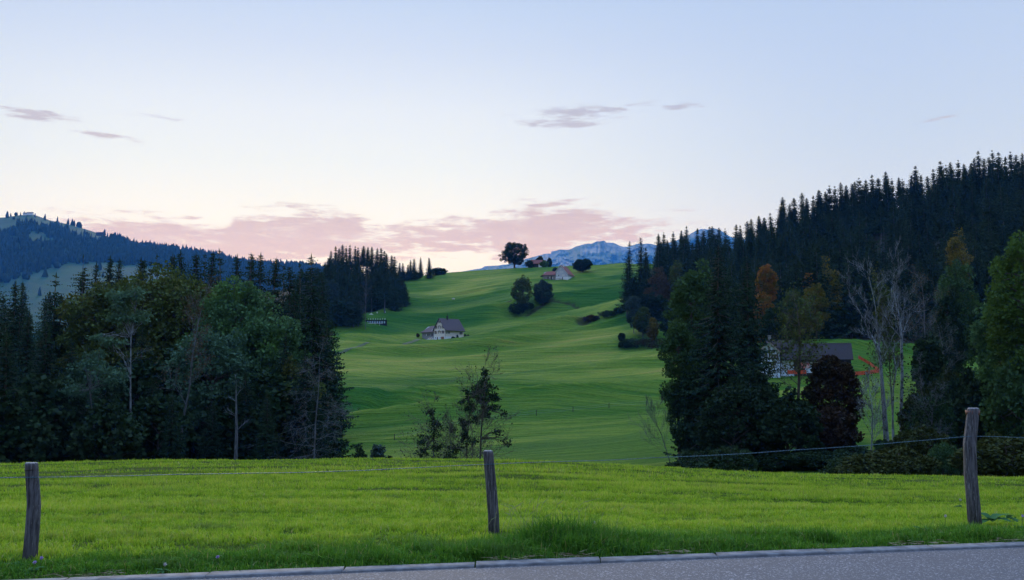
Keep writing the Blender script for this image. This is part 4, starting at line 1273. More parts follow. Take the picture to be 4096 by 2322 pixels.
# birches
BK = dict(up=.9, spread=.55)
thin_tree('birch_tree', 321, [(3557, 1860), (3556, 1729), (3540, 1560), (3526, 1407), (3505, 1345), (3483, 1296), (3450, 1240), (3420, 1190)], 106, .20, 'leaning bare birch with white blotched bark, leftmost of the close pair', M_BROWN, M_BIRCH, nb=10, blen=.15, depth=3, start=.62, leaf_n=15, leaf=.14, rend=.15, **BK)
thin_tree('birch_tree', 322, [(3529, 1430), (3520, 1370), (3505, 1300), (3495, 1230), (3480, 1124)], 106.5, .12, 'bare fork rising beside the leaning birch', M_BROWN, M_BIRCH, nb=8, blen=.30, depth=3, start=.35, leaf_n=15, leaf=.14, rend=.2, **BK)
thin_tree('birch_tree', 323, [(3612, 1870), (3612, 1671), (3612, 1500), (3607, 1344), (3601, 1240), (3590, 1170), (3583, 1090)], 108, .23, 'tallest bare birch with an upright blotched trunk and spreading twigs', M_BROWN, M_BIRCH, nb=13, blen=.22, depth=3, start=.55, leaf_n=15, leaf=.14, rend=.15, **BK)
thin_tree('birch_tree', 324, [(3576, 1860), (3576, 1719), (3570, 1560), (3578, 1480), (3572, 1392), (3592, 1368)], 110, .13, 'thin pale birch stem standing between the leaning and the tallest birch', M_BROWN, M_BIRCH, nb=8, blen=.16, depth=3, start=.5, leaf_n=120, leaf=.2, **BK)
thin_tree('birch_tree', 325, [(3490, 1870), (3490, 1839), (3484, 1720), (3478, 1632), (3470, 1540)], 88, .10, 'young twiggy birch with a pale stem in front of the striped meadow', M_BROWN, M_BIRCH, nb=16, blen=.30, depth=3, start=.35, leaf_n=260, leaf=.14, **BK)
thin_tree('ivy_tree', 326, [(3580, 1860), (3572, 1500), (3560, 1300), (3545, 1190)], 113, .10, 'yellow-green ivied tree between the bare birches', M_OLIVE, M_GREYBARK, nb=26, blen=.16, depth=3, start=.4, leaf_n=2600, leaf=.25, **BK)
for (i, (pts, lb)) in enumerate([([(3720, 1800), (3712, 1650), (3680, 1560), (3672, 1480)], 'bent dark sapling right of the tallest birch'), ([(3728, 1860), (3736, 1740), (3730, 1640), (3745, 1580)], 'crooked pale sapling above the right thicket'),
                                 ([(4060, 1640), (4052, 1560), (4044, 1490), (4020, 1440)], 'crooked pale trunk of the tree below the bright maple'), ([(3790, 1440), (3778, 1390), (3765, 1340), (3755, 1300)], 'thin stem left at the foot of the green maple'),
                                 ([(3700, 1320), (3690, 1200), (3676, 1140)], 'thin brown-leaved tree behind the tallest birch')]):
    thin_tree('sapling', 330 + i, pts, (95, 92, 105, 180, 150)[i], .09 if i != 3 else .14, lb, M_BROWN if i == 4 else M_DARK, M_GREYBARK, nb=12, blen=.3, depth=3, start=.3, leaf_n=700, leaf=.2)
# bright maple at the right edge
lone('maple', broadleaf(341, hh(4110, 900, 92), 4.0, 4, 6, 150, 140, .24, .3, .19), M_BRIGHT, M_BARK, 4140, 92, 'bright green maple filling the right edge above the fence')
lone('maple', broadleaf(342, hh(4200, 1000, 96), 4.5, 4, 4, 90, 120, .26, .3, .2), M_GREEN, M_BARK, 4290, 96, 'green maple just beyond the right edge of the bright one')
lone('maple', broadleaf(343, hh(4040, 1180, 100), 3.2, 3.5, 3, 100, 120, .26, .25, .22), M_GREEN, M_BARK, 4030, 98, 'darker green maple below the bright one at the right edge')

# thicket below the right wood
TG = 'leafy thicket shrubs between the field and the right-hand meadow'
SH = [tree_meshes(broadleaf(350 + i, 6, 3.2, 3.2, .1, 70, 90, .26, .08, .26), m_, M_BARK, 'shrub') for i, m_ in enumerate((M_DARK, M_DARK, M_MID, M_OLDARK))]
for i in range(64):
    px = rt.uniform(3640, 4350) if i < 44 else rt.uniform(3380, 3700)
    Y = rt.uniform(72, 118)
    lim = np.interp(px, [3380, 3600, 3700, 3850, 4350], [1790, 1720, 1480, 1420, 1330]) if Y > 88 else np.interp(px, [3380, 3700, 4350], [1830, 1760, 1640])
    pyt = lim + rt.uniform(0, 110)
    x = (px - 2048) / FOC * Y; h = PT(px, pyt, Y)[2] - ground(x, Y)
    if h < 1.2: h = 1.5
    put_tree('shrub', SH[rt.randrange(4)], x, Y, 'leafy shrub in the dark thicket at the lower right', 'shrub', TG, rt.uniform(0, 6), (max(.45, h / 6) * rt.uniform(.45, .85), max(.45, h / 6) * .7, h / 6))
for (px, pyt, Y, sc_, m_, lb) in [(3480, 1800, 70, .8, 3, 'yellow-green shrub just over the field edge below the birches'), (3580, 1780, 72, .8, 3, 'yellowish shrub below the tallest birch'), (4000, 1740, 66, 1., 3, 'yellow-green shrub right of the right fence post'), (3380, 1810, 74, .6, 0, 'low dark shrub under the copper beech'), (3660, 1690, 84, .8, 3, 'reddish-brown shrub below the crooked sapling')]:
    x = (px - 2048) / FOC * Y; h = max(1.5, PT(px, pyt, Y)[2] - ground(x, Y))
    put_tree('shrub', SH[m_], x, Y, lb, 'shrub', None, px, (sc_, sc_, h / 6))
for i in range(12):
    px = rt.uniform(2700, 3420); Y = rt.uniform(84, 100)
    x = (px - 2048) / FOC * Y; h = PT(px, rt.uniform(1770, 1830), Y)[2] - ground(x, Y)
    put_tree('shrub', SH[rt.randrange(2)], x, Y, 'dark shrub at the foot of the big near spruces', 'shrub', 'dark shrubs below the big near spruces', rt.uniform(0, 6), (.7, .7, max(.3, h / 6)))
# brush heap at the corner of the wood
for (px, pyt, pyb, pw, m_, lb) in [(2540, 1352, 1390, 100, M_DARK, 'green bramble bank at the meadow corner of the right wood'), (2610, 1352, 1395, 130, M_RUST, 'reddish heap of cut branches below the yellowish tree'), (2690, 1350, 1400, 90, M_RUST, 'brown brush heap next to the big near spruce'),
                                   (2700, 1368, 1412, 90, M_GREEN, 'green fern clump in front of the brown brush heap'), (2500, 1365, 1392, 60, M_DARK, 'dark bramble at the left tip of the brush bank')]:
    crown_tree('bramble', px + 7, px, pyb, pyt, pw, 200, lb, m_, 'shrub', z0=0, nclump=50, per=70, leaf=.26, tr=.05, csize=.3)

# ---- small trees in front, centre
thin_tree('alder', 401, [(1915, 1850), (1919, 1760), (1926, 1640), (1932, 1560), (1930, 1480)], 96, .10, 'slim young conifer-shaped alder, tallest of the small trees in the dip behind the field', M_DARK, M_BARK,
          clusters=[(1930, 1490, .35, .35, 120, .2), (1925, 1525, .6, .4, 220, .2), (1945, 1550, .7, .5, 260, .2), (1905, 1560, .8, .5, 260, .2), (1950, 1590, .8, .5, 320, .2), (1910, 1600, .8, .5, 300, .2), (1975, 1590, .5, .4, 160, .2), (1890, 1570, .4, .4, 120, .2), (1960, 1635, .8, .3, 200, .2), (2010, 1655, .3, .25, 70, .2), (1990, 1725, .5, .3, 110, .2), (2020, 1770, .5, .3, 90, .2), (1930, 1660, .7, .4, 160, .2)],
          nb=16, blen=.34, depth=3, start=.2, up=.45, spread=.9, leaf_n=260, leaf=.15)
thin_tree('alder', 402, [(1858, 1850), (1865, 1750), (1873, 1660), (1868, 1600), (1872, 1560)], 95, .08, 'ivy-clad thin alder left of the tallest young tree', M_DARK, M_BARK,
          clusters=[(1870, 1625, .5, .4, 260, .18), (1870, 1580, .4, .5, 200, .18), (1855, 1700, .4, .7, 320, .18), (1850, 1750, .4, .7, 260, .18), (1900, 1680, .4, .4, 160, .18), (1840, 1610, .3, .3, 90, .18), (1830, 1790, .6, .5, 200, .18)], nb=14, blen=.28, depth=3, start=.2, leaf_n=300, leaf=.14)
thin_tree('alder', 403, [(1733, 1850), (1736, 1760), (1738, 1690), (1736, 1635)], 94, .07, 'thin open sapling, leftmost of the small trees in the dip', M_DARK, M_BARK,
          clusters=[(1722, 1650, .4, .4, 150, .18), (1735, 1690, .5, .5, 150, .18), (1760, 1700, .4, .3, 80, .18), (1735, 1740, .6, .5, 160, .18), (1690, 1760, .5, .5, 140, .18), (1740, 1800, .9, .6, 330, .18), (1690, 1810, .5, .4, 150, .18)], nb=14, blen=.36, depth=3, start=.15, leaf_n=300, leaf=.14)
thin_tree('alder', 404, [(1882, 1850), (1886, 1790), (1882, 1720), (1878, 1670)], 93, .05, 'thin dark stem between the ivy-clad and the tallest young tree', M_DARK, M_BARK, clusters=[(1882, 1760, .5, .5, 140, .16)], nb=10, blen=.4, depth=3, start=.2, leaf_n=200, leaf=.14)
thin_tree('alder', 405, [(1800, 1850), (1802, 1790), (1808, 1730)], 95, .05, 'low twiggy sapling between the leftmost and the ivy-clad tree', M_DARK, M_BARK, clusters=[(1810, 1720, .5, .4, 110, .16), (1820, 1800, .7, .5, 200, .16)], nb=12, blen=.5, depth=3, start=.1, leaf_n=300, leaf=.14)
for (px, pyt, pw, m_, lb) in [(1452, 1765, 70, M_DARK, 'small dark shrub with a few yellow leaves in the dip left of the saplings'), (1520, 1755, 60, M_BLUEGREEN, 'small grey twiggy shrub right of the yellow-leaved one'), (1350, 1790, 110, M_DARK, 'dim low shrub at the right end of the left wood'), (1790, 1805, 140, M_DARK, 'low leafy shrub under the small saplings'), (1560, 1815, 60, M_DARK, 'lowest dark shrub in the dip, just over the field edge')]:
    Y = 92.; x = (px - 2048) / FOC * Y; z = ground(x, Y); h = PT(px, pyt, Y)[2] - z; r = pw / 2 / FOC * Y
    put_tree('shrub', tree_meshes(broadleaf(px, h, r, r, .1, 40, 45, .2, .05, .26, gap=.15), m_, M_BARK, 'shrub'), x, Y, lb, 'shrub')

# past 300 spruces: the ones that show smallest are drawn as one wood
sp_ = [o for o in C.objects if o.parent is None and o.name.split('.')[0] == 'spruce']
bpy.context.view_layer.update()
def shown(o):
    z = max(v[2] for v in o.children[1].bound_box) if len(o.children) > 1 else 28
    return z * o.scale.z / o.location.y
sp_.sort(key=shown, reverse=True)
Vs, Fs, Mi, off_ = [], [], [], 0
for o in sp_[295:]:
    M = np.array(o.matrix_basis if o.matrix_world.is_identity else o.matrix_world)
    for ch in list(o.children):
        me = ch.data; n = len(me.vertices)
        co = np.empty(n * 3, np.float32); me.vertices.foreach_get('co', co); co = co.reshape(-1, 3)
        li = np.empty(len(me.loops), np.int32); me.loops.foreach_get('vertex_index', li)
        Vs.append(co @ M[:3, :3].T + M[:3, 3]); Fs.append(li.reshape(-1, 4) + off_)
        Mi.append(np.full(len(li) // 4, 1 if ch.name.startswith('trunk') else 0)); off_ += n
        bpy.data.objects.remove(ch)
    bpy.data.objects.remove(o)
me = make_mesh('spruce_wood', np.vstack(Vs), np.vstack(Fs), M_SPRUCE_FAR)
me.materials.append(M_GREYBARK); me.polygons.foreach_set('material_index', np.concatenate(Mi).astype(np.int32))
tag(link('spruce_wood', me), 'dense far spruces inside the dark woods on the slopes', 'wood', kind='stuff')

# ================================================================== buildings
class MB:
    """collects boxes / polygons / tubes and links them as ONE mesh"""
    def __init__(s): s.v = []; s.f = []

    def add(s, V, F):
        b = len(s.v); s.v += [tuple(map(float, p)) for p in V]; s.f += [tuple(i + b for i in f) for f in F]
        return s

    def box(s, x0, x1, y0, y1, z0, z1):
        return s.add([(x, y, z) for z in (z0, z1) for y in (y0, y1) for x in (x0, x1)],
                     [(0, 2, 3, 1), (4, 5, 7, 6), (0, 1, 5, 4), (2, 6, 7, 3), (0, 4, 6, 2), (1, 3, 7, 5)])

    def prism(s, prof, a0, a1, axis):
        """extrude a profile [(p,q)] along an axis: 'x' -> (p=y,q=z), 'y' -> (p=x,q=z)"""
        n = len(prof)
        mk = (lambda a, p, q: (a, p, q)) if axis == 'x' else (lambda a, p, q: (p, a, q))
        V = [mk(a0, p, q) for p, q in prof] + [mk(a1, p, q) for p, q in prof]
        F = [(i, (i + 1) % n, n + (i + 1) % n, n + i) for i in range(n)] + [tuple(range(n))[::-1], tuple(range(n, 2 * n))]
        return s.add(V, F)

    def tube(s, p0, p1, r, k=8, r1=None):
        v, f = prisms([(p0, p1, r, r if r1 is None else r1)], k)
        s.add(v, [tuple(q) for q in f]); n = len(s.v)
        s.f.append(tuple(range(n - 2 * k, n - k))); s.f.append(tuple(range(n - k, n))[::-1])
        return s

    def build(s, name, mat, parent=None, smooth=False):
        me = bpy.data.meshes.new(name); me.from_pydata(s.v, [], s.f); me.materials.append(mat)
        if smooth: me.polygons.foreach_set('use_smooth', [True] * len(me.polygons))
        me.update()
        return link(name, me, parent)


M_PLASTER = simple('cream_shingle_wall', (.76, .68, .60), (.68, .60, .52), 3, .9, .1, vscale=(1, 1, 4), bstr=.3)
M_WHITE = simple('white_plaster', (.80, .80, .80), (.68, .69, .71), 1.5, .85, .15)
M_BLUEWHITE = simple('lime_white_wall', (.62, .72, .82), (.50, .60, .72), 1.2, .85, .15)
M_SHINGLE = simple('grey_shingles', (.30, .30, .31), (.20, .20, .215), 4, .9, .1, vscale=(1, 1, 4), bstr=.4)
M_GREYBLUE = simple('grey_painted_shingles', (.56, .56, .60), (.46, .46, .51), 3, .9, .1, vscale=(1, 1, 5), bstr=.3)
M_TIMBER = simple('old_timber', (.33, .30, .28), (.17, .15, .14), 2.2, .9, .1, vscale=(3, 3, .35), bstr=.4)
M_DTIMBER = simple('dark_timber', (.055, .045, .04), (.03, .026, .025), 2.5, .9, .1, vscale=(3, 3, .35), bstr=.4)
M_ROOF = simple('brown_roof_tiles', (.115, .085, .090), (.065, .05, .055), 5, .85, .2, vscale=(1, 1, 1), bstr=.5, bdist=.05)
M_REDROOF = simple('red_roof_tiles', (.24, .085, .065), (.14, .055, .045), 3, .85, .2, bstr=.5, bdist=.05)
M_DROOF = simple('dark_roof_tiles', (.040, .032, .036), (.026, .022, .024), 4, .85, .2, bstr=.5, bdist=.05)
M_TRIM = simple('dark_brown_trim', (.075, .045, .035), (.05, .03, .025), 5, .7)
M_WTRIM = simple('white_trim', (.75, .75, .74), (.62, .62, .62), 5, .6)
M_RED = simple('reddish_shutter', (.10, .035, .03), (.07, .025, .025), 5, .7)
M_DOOR = simple('brown_wood_door', (.27, .11, .055), (.19, .075, .04), 2, .6, vscale=(6, 6, .6))
M_STONE = simple('rubble_plinth', (.60, .58, .55), (.34, .32, .30), 2.0, .9, bstr=.5, bdist=.1)
M_METAL = simple('zinc', (.30, .32, .34), (.22, .24, .26), 4, .45, .5, .7)
t = NT('window_glass'); t.bsdf((.03, .035, .045, 1), .12, .6); M_GLASS = t.m
t = NT('curtained_glass'); t.bsdf((.62, .60, .55, 1), .3, .5); M_CURT = t.m
M_SKYL = simple('skylight_glass', (.8, .85, .9), (.7, .78, .85), 1, .15, .8)


def frame_to(origin, rz):
    c, s_ = math.cos(rz), math.sin(rz)
    return lambda x, y, z: (origin[0] + c * x - s_ * y, origin[1] + s_ * x + c * y, origin[2] + z)


def window(par, face, u, z, w, h, off=0.0, shutters=None, frame=M_WTRIM, glass=M_GLASS, bars=True, awning=False, name='window'):
    """face: 'x-' (plane x=off, u runs along y) or 'y-' (plane y=off, u runs along x); centre u, sill z"""
    def bx(m, u0, u1, z0, z1, d0, d1):
        if face == 'x-': m.box(off - d1, off - d0, u0, u1, z0, z1)
        else: m.box(u0, u1, off - d1, off - d0, z0, z1)
    m = MB(); f = .07
    bx(m, u - w / 2 - f, u - w / 2, z - f, z + h + f, -.05, .06); bx(m, u + w / 2, u + w / 2 + f, z - f, z + h + f, -.05, .06)
    bx(m, u - w / 2, u + w / 2, z - f, z, -.05, .08); bx(m, u - w / 2, u + w / 2, z + h, z + h + f, -.05, .06)
    if bars:
        bx(m, u - .025, u + .025, z, z + h, -.03, .04); bx(m, u - w / 2, u - .025, z + h * .55, z + h * .55 + .04, -.03, .035); bx(m, u + .025, u + w / 2, z + h * .55, z + h * .55 + .04, -.03, .035)
    fr = m.build(name, frame, par)
    m = MB(); bx(m, u - w / 2, u + w / 2, z, z + h, -.05, .012); m.build('pane', glass, fr)
    if shutters:
        for sg in (-1, 1):
            m = MB(); c_ = u + sg * (w / 2 + f + .19)
            bx(m, c_ - .18, c_ + .18, z - .05, z + h + .05, .01, .07); m.build('shutter', shutters, fr)
    if awning:
        m = MB(); d = .42
        if face == 'x-': m.add([(off - .07, u - w / 2 - .2, z + h + .32), (off - .07, u + w / 2 + .2, z + h + .32), (off - d, u + w / 2 + .2, z + h + .05), (off - d, u - w / 2 - .2, z + h + .05),
                                (off - .07, u - w / 2 - .2, z + h + .27), (off - .07, u + w / 2 + .2, z + h + .27), (off - d, u + w / 2 + .2, z + h), (off - d, u - w / 2 - .2, z + h)], [(0, 1, 2, 3), (7, 6, 5, 4), (0, 4, 5, 1), (1, 5, 6, 2), (2, 6, 7, 3), (3, 7, 4, 0)])
        m.build('awning', M_TRIM, fr)
    return fr


def panel(par, name, mat, face, u0, u1, z0, z1, off=0., d=.05):
    m = MB()
    if face == 'x-': m.box(off - d, off + .02, u0, u1, z0, z1)
    else: m.box(u0, u1, off - d, off + .02, z0, z1)
    return m.build(name, mat, par)


def gable_roof(par, x0, x1, yl, yr, ridge_y, ze_l, ze_r, zr, mat, axis='x', th=.22, hipl=0.0, name='roof'):
    """two sloping slabs with thickness; ridge along axis"""
    m = MB()
    def pt(a, p, q): return (a, p, q) if axis == 'x' else (p, a, q)
    for (p, q) in ((yl, ze_l), (yr, ze_r)):
        V = [pt(x0, p, q), pt(x1, p, q), pt(x1 - 0, ridge_y, zr), pt(x0 + hipl, ridge_y, zr),
             pt(x0, p, q - th), pt(x1, p, q - th), pt(x1, ridge_y, zr - th), pt(x0 + hipl, ridge_y, zr - th)]
        m.add(V, [(0, 1, 2, 3), (7, 6, 5, 4), (0, 4, 5, 1), (1, 5, 6, 2), (2, 6, 7, 3), (3, 7, 4, 0)])
    if hipl:
        m.add([pt(x0 - .02, yl, ze_l - .01), pt(x0 - .02, yr, ze_r - .01), pt(x0 + hipl, ridge_y, zr + .01)], [(0, 1, 2)])
    return m.build(name, mat, par)


# ---- cream farmhouse (facade = plane x=0, long side = plane y=0)
zf = PT(1780, 1364.7, 500)
farm = empty('farmhouse', (zf[0], 500, zf[2]), math.radians(45), 'cream farmhouse with a steep brown roof in the middle of the meadow, car beside it', 'house')
m = MB(); m.prism([(0, .01), (8.5, .01), (8.5, 6.1), (4.25, 11.3), (0, 6.1)], 0, 12.6, 'x'); m.build('wall', M_PLASTER, farm)
m = MB(); m.box(-.04, 12.64, -.04, 8.54, -4, 2.3); m.build('plinth', M_WHITE, farm)
rf = gable_roof(farm, -.6, 13.2, -.75, 9.25, 4.25, 5.35, 5.35, 11.6, M_ROOF)
m = MB(); m.box(4.6, 5.2, 3.6, 4.2, 10.9, 12.7); m.box(4.5, 5.3, 3.5, 4.3, 12.7, 12.85); m.tube((4.9, 3.9, 12.85), (4.9, 3.9, 13.6), .12); m.box(4.7, 5.1, 3.7, 4.1, 13.6, 13.75); m.build('chimney', M_DTIMBER, rf)
for y_, (a, b) in ((0, (-.75, 5.22)), ):
    m = MB(); m.tube((-.5, -.82, 5.16), (13.1, -.82, 5.16), .09); m.tube((-.06, -.1, 5.1), (-.06, -.1, 0), .06); m.build('gutter', M_DTIMBER, farm)
fy = lambda u: (1275 - u) / 435 * 8.5
fz = lambda v: (1135 - v) * .0138
for (u, v, w_) in [(1055, 470, .65), (925, 672, .65), (1055, 672, .95), (1185, 672, .65), (905, 860, .65), (1052, 852, .95), (1192, 860, .95)]:
    window(farm, 'x-', fy(u), fz(v), w_, 1.15, 0, M_RED, glass=M_CURT if v in (672, 852) and w_ > .9 else M_GLASS, awning=v > 500)
window(farm, 'x-', fy(905), fz(1030) , .75, .6, -.04); window(farm, 'x-', fy(1090), fz(1030), .5, .6, -.04)
d_ = panel(farm, 'door', M_RED, 'x-', fy(1000), fy(962), 0, 2.1, -.04); m = MB(); m.box(-.16, -.09, fy(995), fy(995) + .05, 1.0, 1.15); m.build('handle', M_METAL, d_)
panel(farm, 'garage_door', M_DOOR, 'x-', fy(1240), fy(1125), 0, 2.2, -.04)
sxm = lambda u: (u - 1285) / 630 * 12.6
window(farm, 'y-', sxm(1345), 3.75, .75, 1.05, 0, None, M_WTRIM); window(farm, 'y-', sxm(1400), 3.75, .75, 1.05, 0, None, M_WTRIM)
panel(farm, 'shutter', M_TRIM, 'y-', sxm(1425), sxm(1443), 3.7, 4.85); window(farm, 'y-', sxm(1822), 3.6, .9, 1.2, 0, M_TRIM, M_WTRIM)
# annex barn
barn = empty('barn', farm.location, math.radians(45), 'grey shingled barn with a hipped brown roof joined to the cream farmhouse', 'barn')
m = MB(); m.prism([(.9, 1.0), (9.0, 1.0), (9.0, 5.0), (4.95, 8.0), (.9, 5.0)], 8.56, 19.0, 'y'); m.build('wall', M_SHINGLE, barn)
m = MB(); m.box(.84, 9.06, 8.56, 19.06, -3, 1.15); m.build('plinth', M_STONE, barn)
m = MB()
x0, x1, y0, y1, ze, zr = .2, 9.7, 8.56, 19.7, 4.85, 8.3
th = .2
m.add([(x0, y0, ze), (x0, y1, ze), (4.95, y1 - 3.2, zr), (4.95, y0, zr), (x1, y1, ze), (x1, y0, ze),
       (x0, y0, ze - th), (x0, y1, ze - th), (4.95, y1 - 3.2, zr - th), (4.95, y0, zr - th), (x1, y1, ze - th), (x1, y0, ze - th)],
      [(0, 1, 2, 3)[::-1], (1, 4, 2)[::-1], (3, 2, 4, 5)[::-1], (6, 9, 8, 7)[::-1], (7, 8, 10)[::-1], (9, 11, 10, 8)[::-1], (0, 6, 7, 1)[::-1], (1, 7, 10, 4)[::-1], (4, 10, 11, 5)[::-1], (0, 3, 9, 6), (3, 5, 11, 9)])
rf = m.build('roof', M_ROOF, barn)
m = MB(); m.add([(1.15, 10.7, 5.72), (1.15, 11.5, 5.72), (2.9, 11.5, 6.98), (2.9, 10.7, 6.98), (1.2, 10.7, 5.6), (1.2, 11.5, 5.6), (2.95, 11.5, 6.85), (2.95, 10.7, 6.85)], [(0, 1, 2, 3), (7, 6, 5, 4), (0, 4, 5, 1), (1, 5, 6, 2), (2, 6, 7, 3), (3, 7, 4, 0)]); m.build('skylight', M_SKYL, rf)
by = lambda u: 8.5 + (838 - u) / 530 * 10.5
panel(barn, 'white_shutter', M_WTRIM, 'x-', by(508), by(482), 3.0, 4.0, .9); window(barn, 'x-', by(525), 3.0, .5, .9, .9, None, M_TRIM); window(barn, 'x-', by(592), 3.1, .5, .6, .9, None, M_TRIM); window(barn, 'x-', by(712), 3.0, .8, .9, .9, None, M_TRIM)

# car -------------------------------------------------------------------
cw = PT(1729.5, 1365.5, 494)
car = empty('parked_car', (cw[0] - .2, 491.5, ground(cw[0] - .2, 491.5) + .12), math.radians(-6), 'silver hatchback parked on the track in front of the cream farmhouse', 'car')
t = NT('silver_paint'); t.bsdf((.60, .64, .70, 1), .25, .6, .5); M_SILV = t.m
t = NT('tyre_rubber'); t.bsdf((.02, .02, .02, 1), .8, .2); M_TYRE = t.m
t = NT('lamp_glass'); t.bsdf((.8, .8, .8, 1), .1, .6); M_LAMP = t.m
pr = [(-1.85, .35), (-1.95, .75), (-1.9, .98), (-1.62, 1.08), (-1.35, 1.42), (-.9, 1.5), (.1, 1.48), (.4, 1.38), (.95, .98), (1.6, .86), (1.88, .68), (1.93, .4), (1.85, .28), (-1.7, .26)]
m = MB(); n = len(pr)
rings_ = []
for (yy, ins) in ((-.80, .06), (-.70, 0), (.70, 0), (.80, .06)):
    rings_.append([(p * (1 - ins * .5), yy * (1 if q < 1.0 else .84), q if q < 1 else q - ins * .3) for p, q in pr])
V = [v for r_ in rings_ for v in r_]
Fc = [(r_ * n + i, r_ * n + (i + 1) % n, (r_ + 1) * n + (i + 1) % n, (r_ + 1) * n + i) for r_ in range(3) for i in range(n)] + [tuple(range(n))[::-1], tuple(range(3 * n, 4 * n))]
m.add(V, Fc); bd = m.build('body', M_SILV, car)
for yy in (-.705, .705):
    m = MB(); s_ = -1 if yy < 0 else 1
    for quad in ([(-1.45, 1.03), (-.55, 1.03), (-.55, 1.38), (-1.2, 1.38)], [(-.47, 1.03), (.72, 1.03), (.28, 1.36), (-.47, 1.38)]):
        m.add([(p, s_ * (.80 if q < 1.1 else .685), q) for p, q in quad] + [(p, s_ * (.77 if q < 1.1 else .66), q) for p, q in quad], [(0, 1, 2, 3), (7, 6, 5, 4), (0, 4, 5, 1), (1, 5, 6, 2), (2, 6, 7, 3), (3, 7, 4, 0)])
    m.build('side_window', M_GLASS, car)
m = MB(); m.add([(.93, -.62, 1.03), (.93, .62, 1.03), (.44, .56, 1.39), (.44, -.56, 1.39), (.90, -.62, .98), (.90, .62, .98), (.4, .56, 1.35), (.4, -.56, 1.35)], [(0, 1, 2, 3), (7, 6, 5, 4), (0, 4, 5, 1), (1, 5, 6, 2), (2, 6, 7, 3), (3, 7, 4, 0)]); m.build('windscreen', M_GLASS, car)
for s_ in (-1, 1):
    m = MB(); m.box(1.72, 1.93, s_ * .62 - .14, s_ * .62 + .14, .58, .74); m.build('headlight', M_LAMP, car)
    for xx in (-1.2, 1.22):
        m = MB(); m.tube((xx, s_ * .72 - .1, .30), (xx, s_ * .72 + .1, .30), .30, 16); wh = m.build('wheel', M_TYRE, car)
        m = MB(); m.tube((xx, s_ * .72 - .11, .30), (xx, s_ * .72 + .11, .30), .18, 12); m.build('rim', M_METAL, wh)
for (dx, dy, r_, hgt_, lb) in [(4.0, -1.6, 1.0, 1.9, 'round green bush under the double window of the cream farmhouse'), (7.2, -1.2, .65, 2.9, 'slim pointed bush against the long side of the cream farmhouse'), (-.6, 20.6, .9, 2.0, 'rusty-brown bush at the left corner of the grey barn'), (14.8, 1.5, .5, 2.4, 'small pointed conifer right of the cream farmhouse')]:
    P_ = frame_to(farm.location, math.radians(45))(dx, dy, 0)
    put_tree('bush', tree_meshes(broadleaf(int(500 + dx * 7), hgt_, r_, r_, .05, 30, 50, .22, .05, .3, shape=.35 if hgt_ > 2.2 else 1), M_RUST if dx < 0 else M_DARK, M_BARK, 'bush'), P_[0], P_[1], lb, 'shrub')
P_ = frame_to(farm.location, math.radians(45))
m = MB()
for i in range(9):
    a = P_(13.0 + i * .45, .5, 0); zg = ground(a[0], a[1])
    m.box(a[0] - .2, a[0] + .22, a[1] - .3, a[1] + .3, zg - .3, zg + 1.1 + .2 * math.sin(i * 2.1))
tag(m.build('woodpile', M_DTIMBER), 'low dark woodpile running right from the corner of the cream farmhouse', 'woodpile')

# ---- white gabled farmhouse up the slope
x, Y = G(2249, 1121, 500); zf = ground(x, Y); u1 = Y / FOC
wh_ = empty('gabled_farmhouse', (PT(2271, 1117, Y)[0], Y, zf + .2), math.radians(22), 'pale grey gabled farmhouse with a red roof and a white basement, high on the hill', 'house')
Wd = 8.4; hr, hl = 4.0, 5.7; ry = 5.1; zr = 10.1    # y runs from the right corner (0) to the left (Wd); facade plane x=0 seen frontally
wh_.rotation_euler.z = math.radians(90 - 22)
m = MB(); m.prism([(0, 1.9), (Wd, 1.9), (Wd, hl + .2), (ry, zr - .35), (0, hr - .1)], 0, 13, 'x'); m.build('wall', M_GREYBLUE, wh_)
m = MB(); m.box(-.06, 13.0, -.06, Wd + .06, -4, 2.0); m.build('basement', M_WHITE, wh_)
rf = gable_roof(wh_, -.5, 13.5, -.5, Wd + .5, ry, 3.55, 5.4, zr, M_REDROOF)
m = MB()
for (p, q, p2, q2) in ((-.5, 3.5, ry, zr), (Wd + .5, 5.35, ry, zr)):
    m.add([(-.56, p, q + .02), (-.56, p2, q2 + .02), (-.56, p2, q2 - .3), (-.56, p, q - .3), (-.49, p, q + .02), (-.49, p2, q2 + .02), (-.49, p2, q2 - .3), (-.49, p, q - .3)], [(0, 1, 2, 3), (7, 6, 5, 4), (0, 4, 5, 1), (1, 5, 6, 2), (2, 6, 7, 3), (3, 7, 4, 0)])
m.build('barge_board', M_WTRIM, rf)
m = MB(); m.box(3.6, 4.3, ry - 1.1, ry - .4, zr - 1.2, zr + .7); m.build('chimney', M_WTRIM, rf)
wy = lambda u: (1250 - u) / 450 * Wd
wz = lambda v: (1045 - v) * .0973 * u1
for (u, v, w_, g_) in [(980, 612, .7, 1), (853, 752, .8, 1), (980, 748, .7, 1), (1058, 742, .9, 1), (852, 870, .8, 1), (905, 888, .6, 0), (1078, 880, 1.6, 1)]:
    window(wh_, 'x-', wy(u), wz(v), w_, .9, 0, None, M_WTRIM, M_CURT if g_ else M_GLASS, bars=w_ > 1)
panel(wh_, 'door', M_DTIMBER, 'x-', wy(1070), wy(1040), 0, 1.85, -.06)
panel(wh_, 'rubble_wall', M_STONE, 'x-', wy(1025), wy(812), -.5, 1.5, -.06, .04)
bz = math.radians(68)
b2 = empty('weathered_barn', wh_.location, bz, 'low weathered timber barn with a red roof at the left of the pale gabled farmhouse', 'barn')
m = MB(); m.prism([(1.0, -3), (8, -3), (8, 3.7), (4.5, 6.3), (1.0, 3.7)], Wd + .12, Wd + 9.6, 'y'); m.build('wall', M_TIMBER, b2)
m = MB()
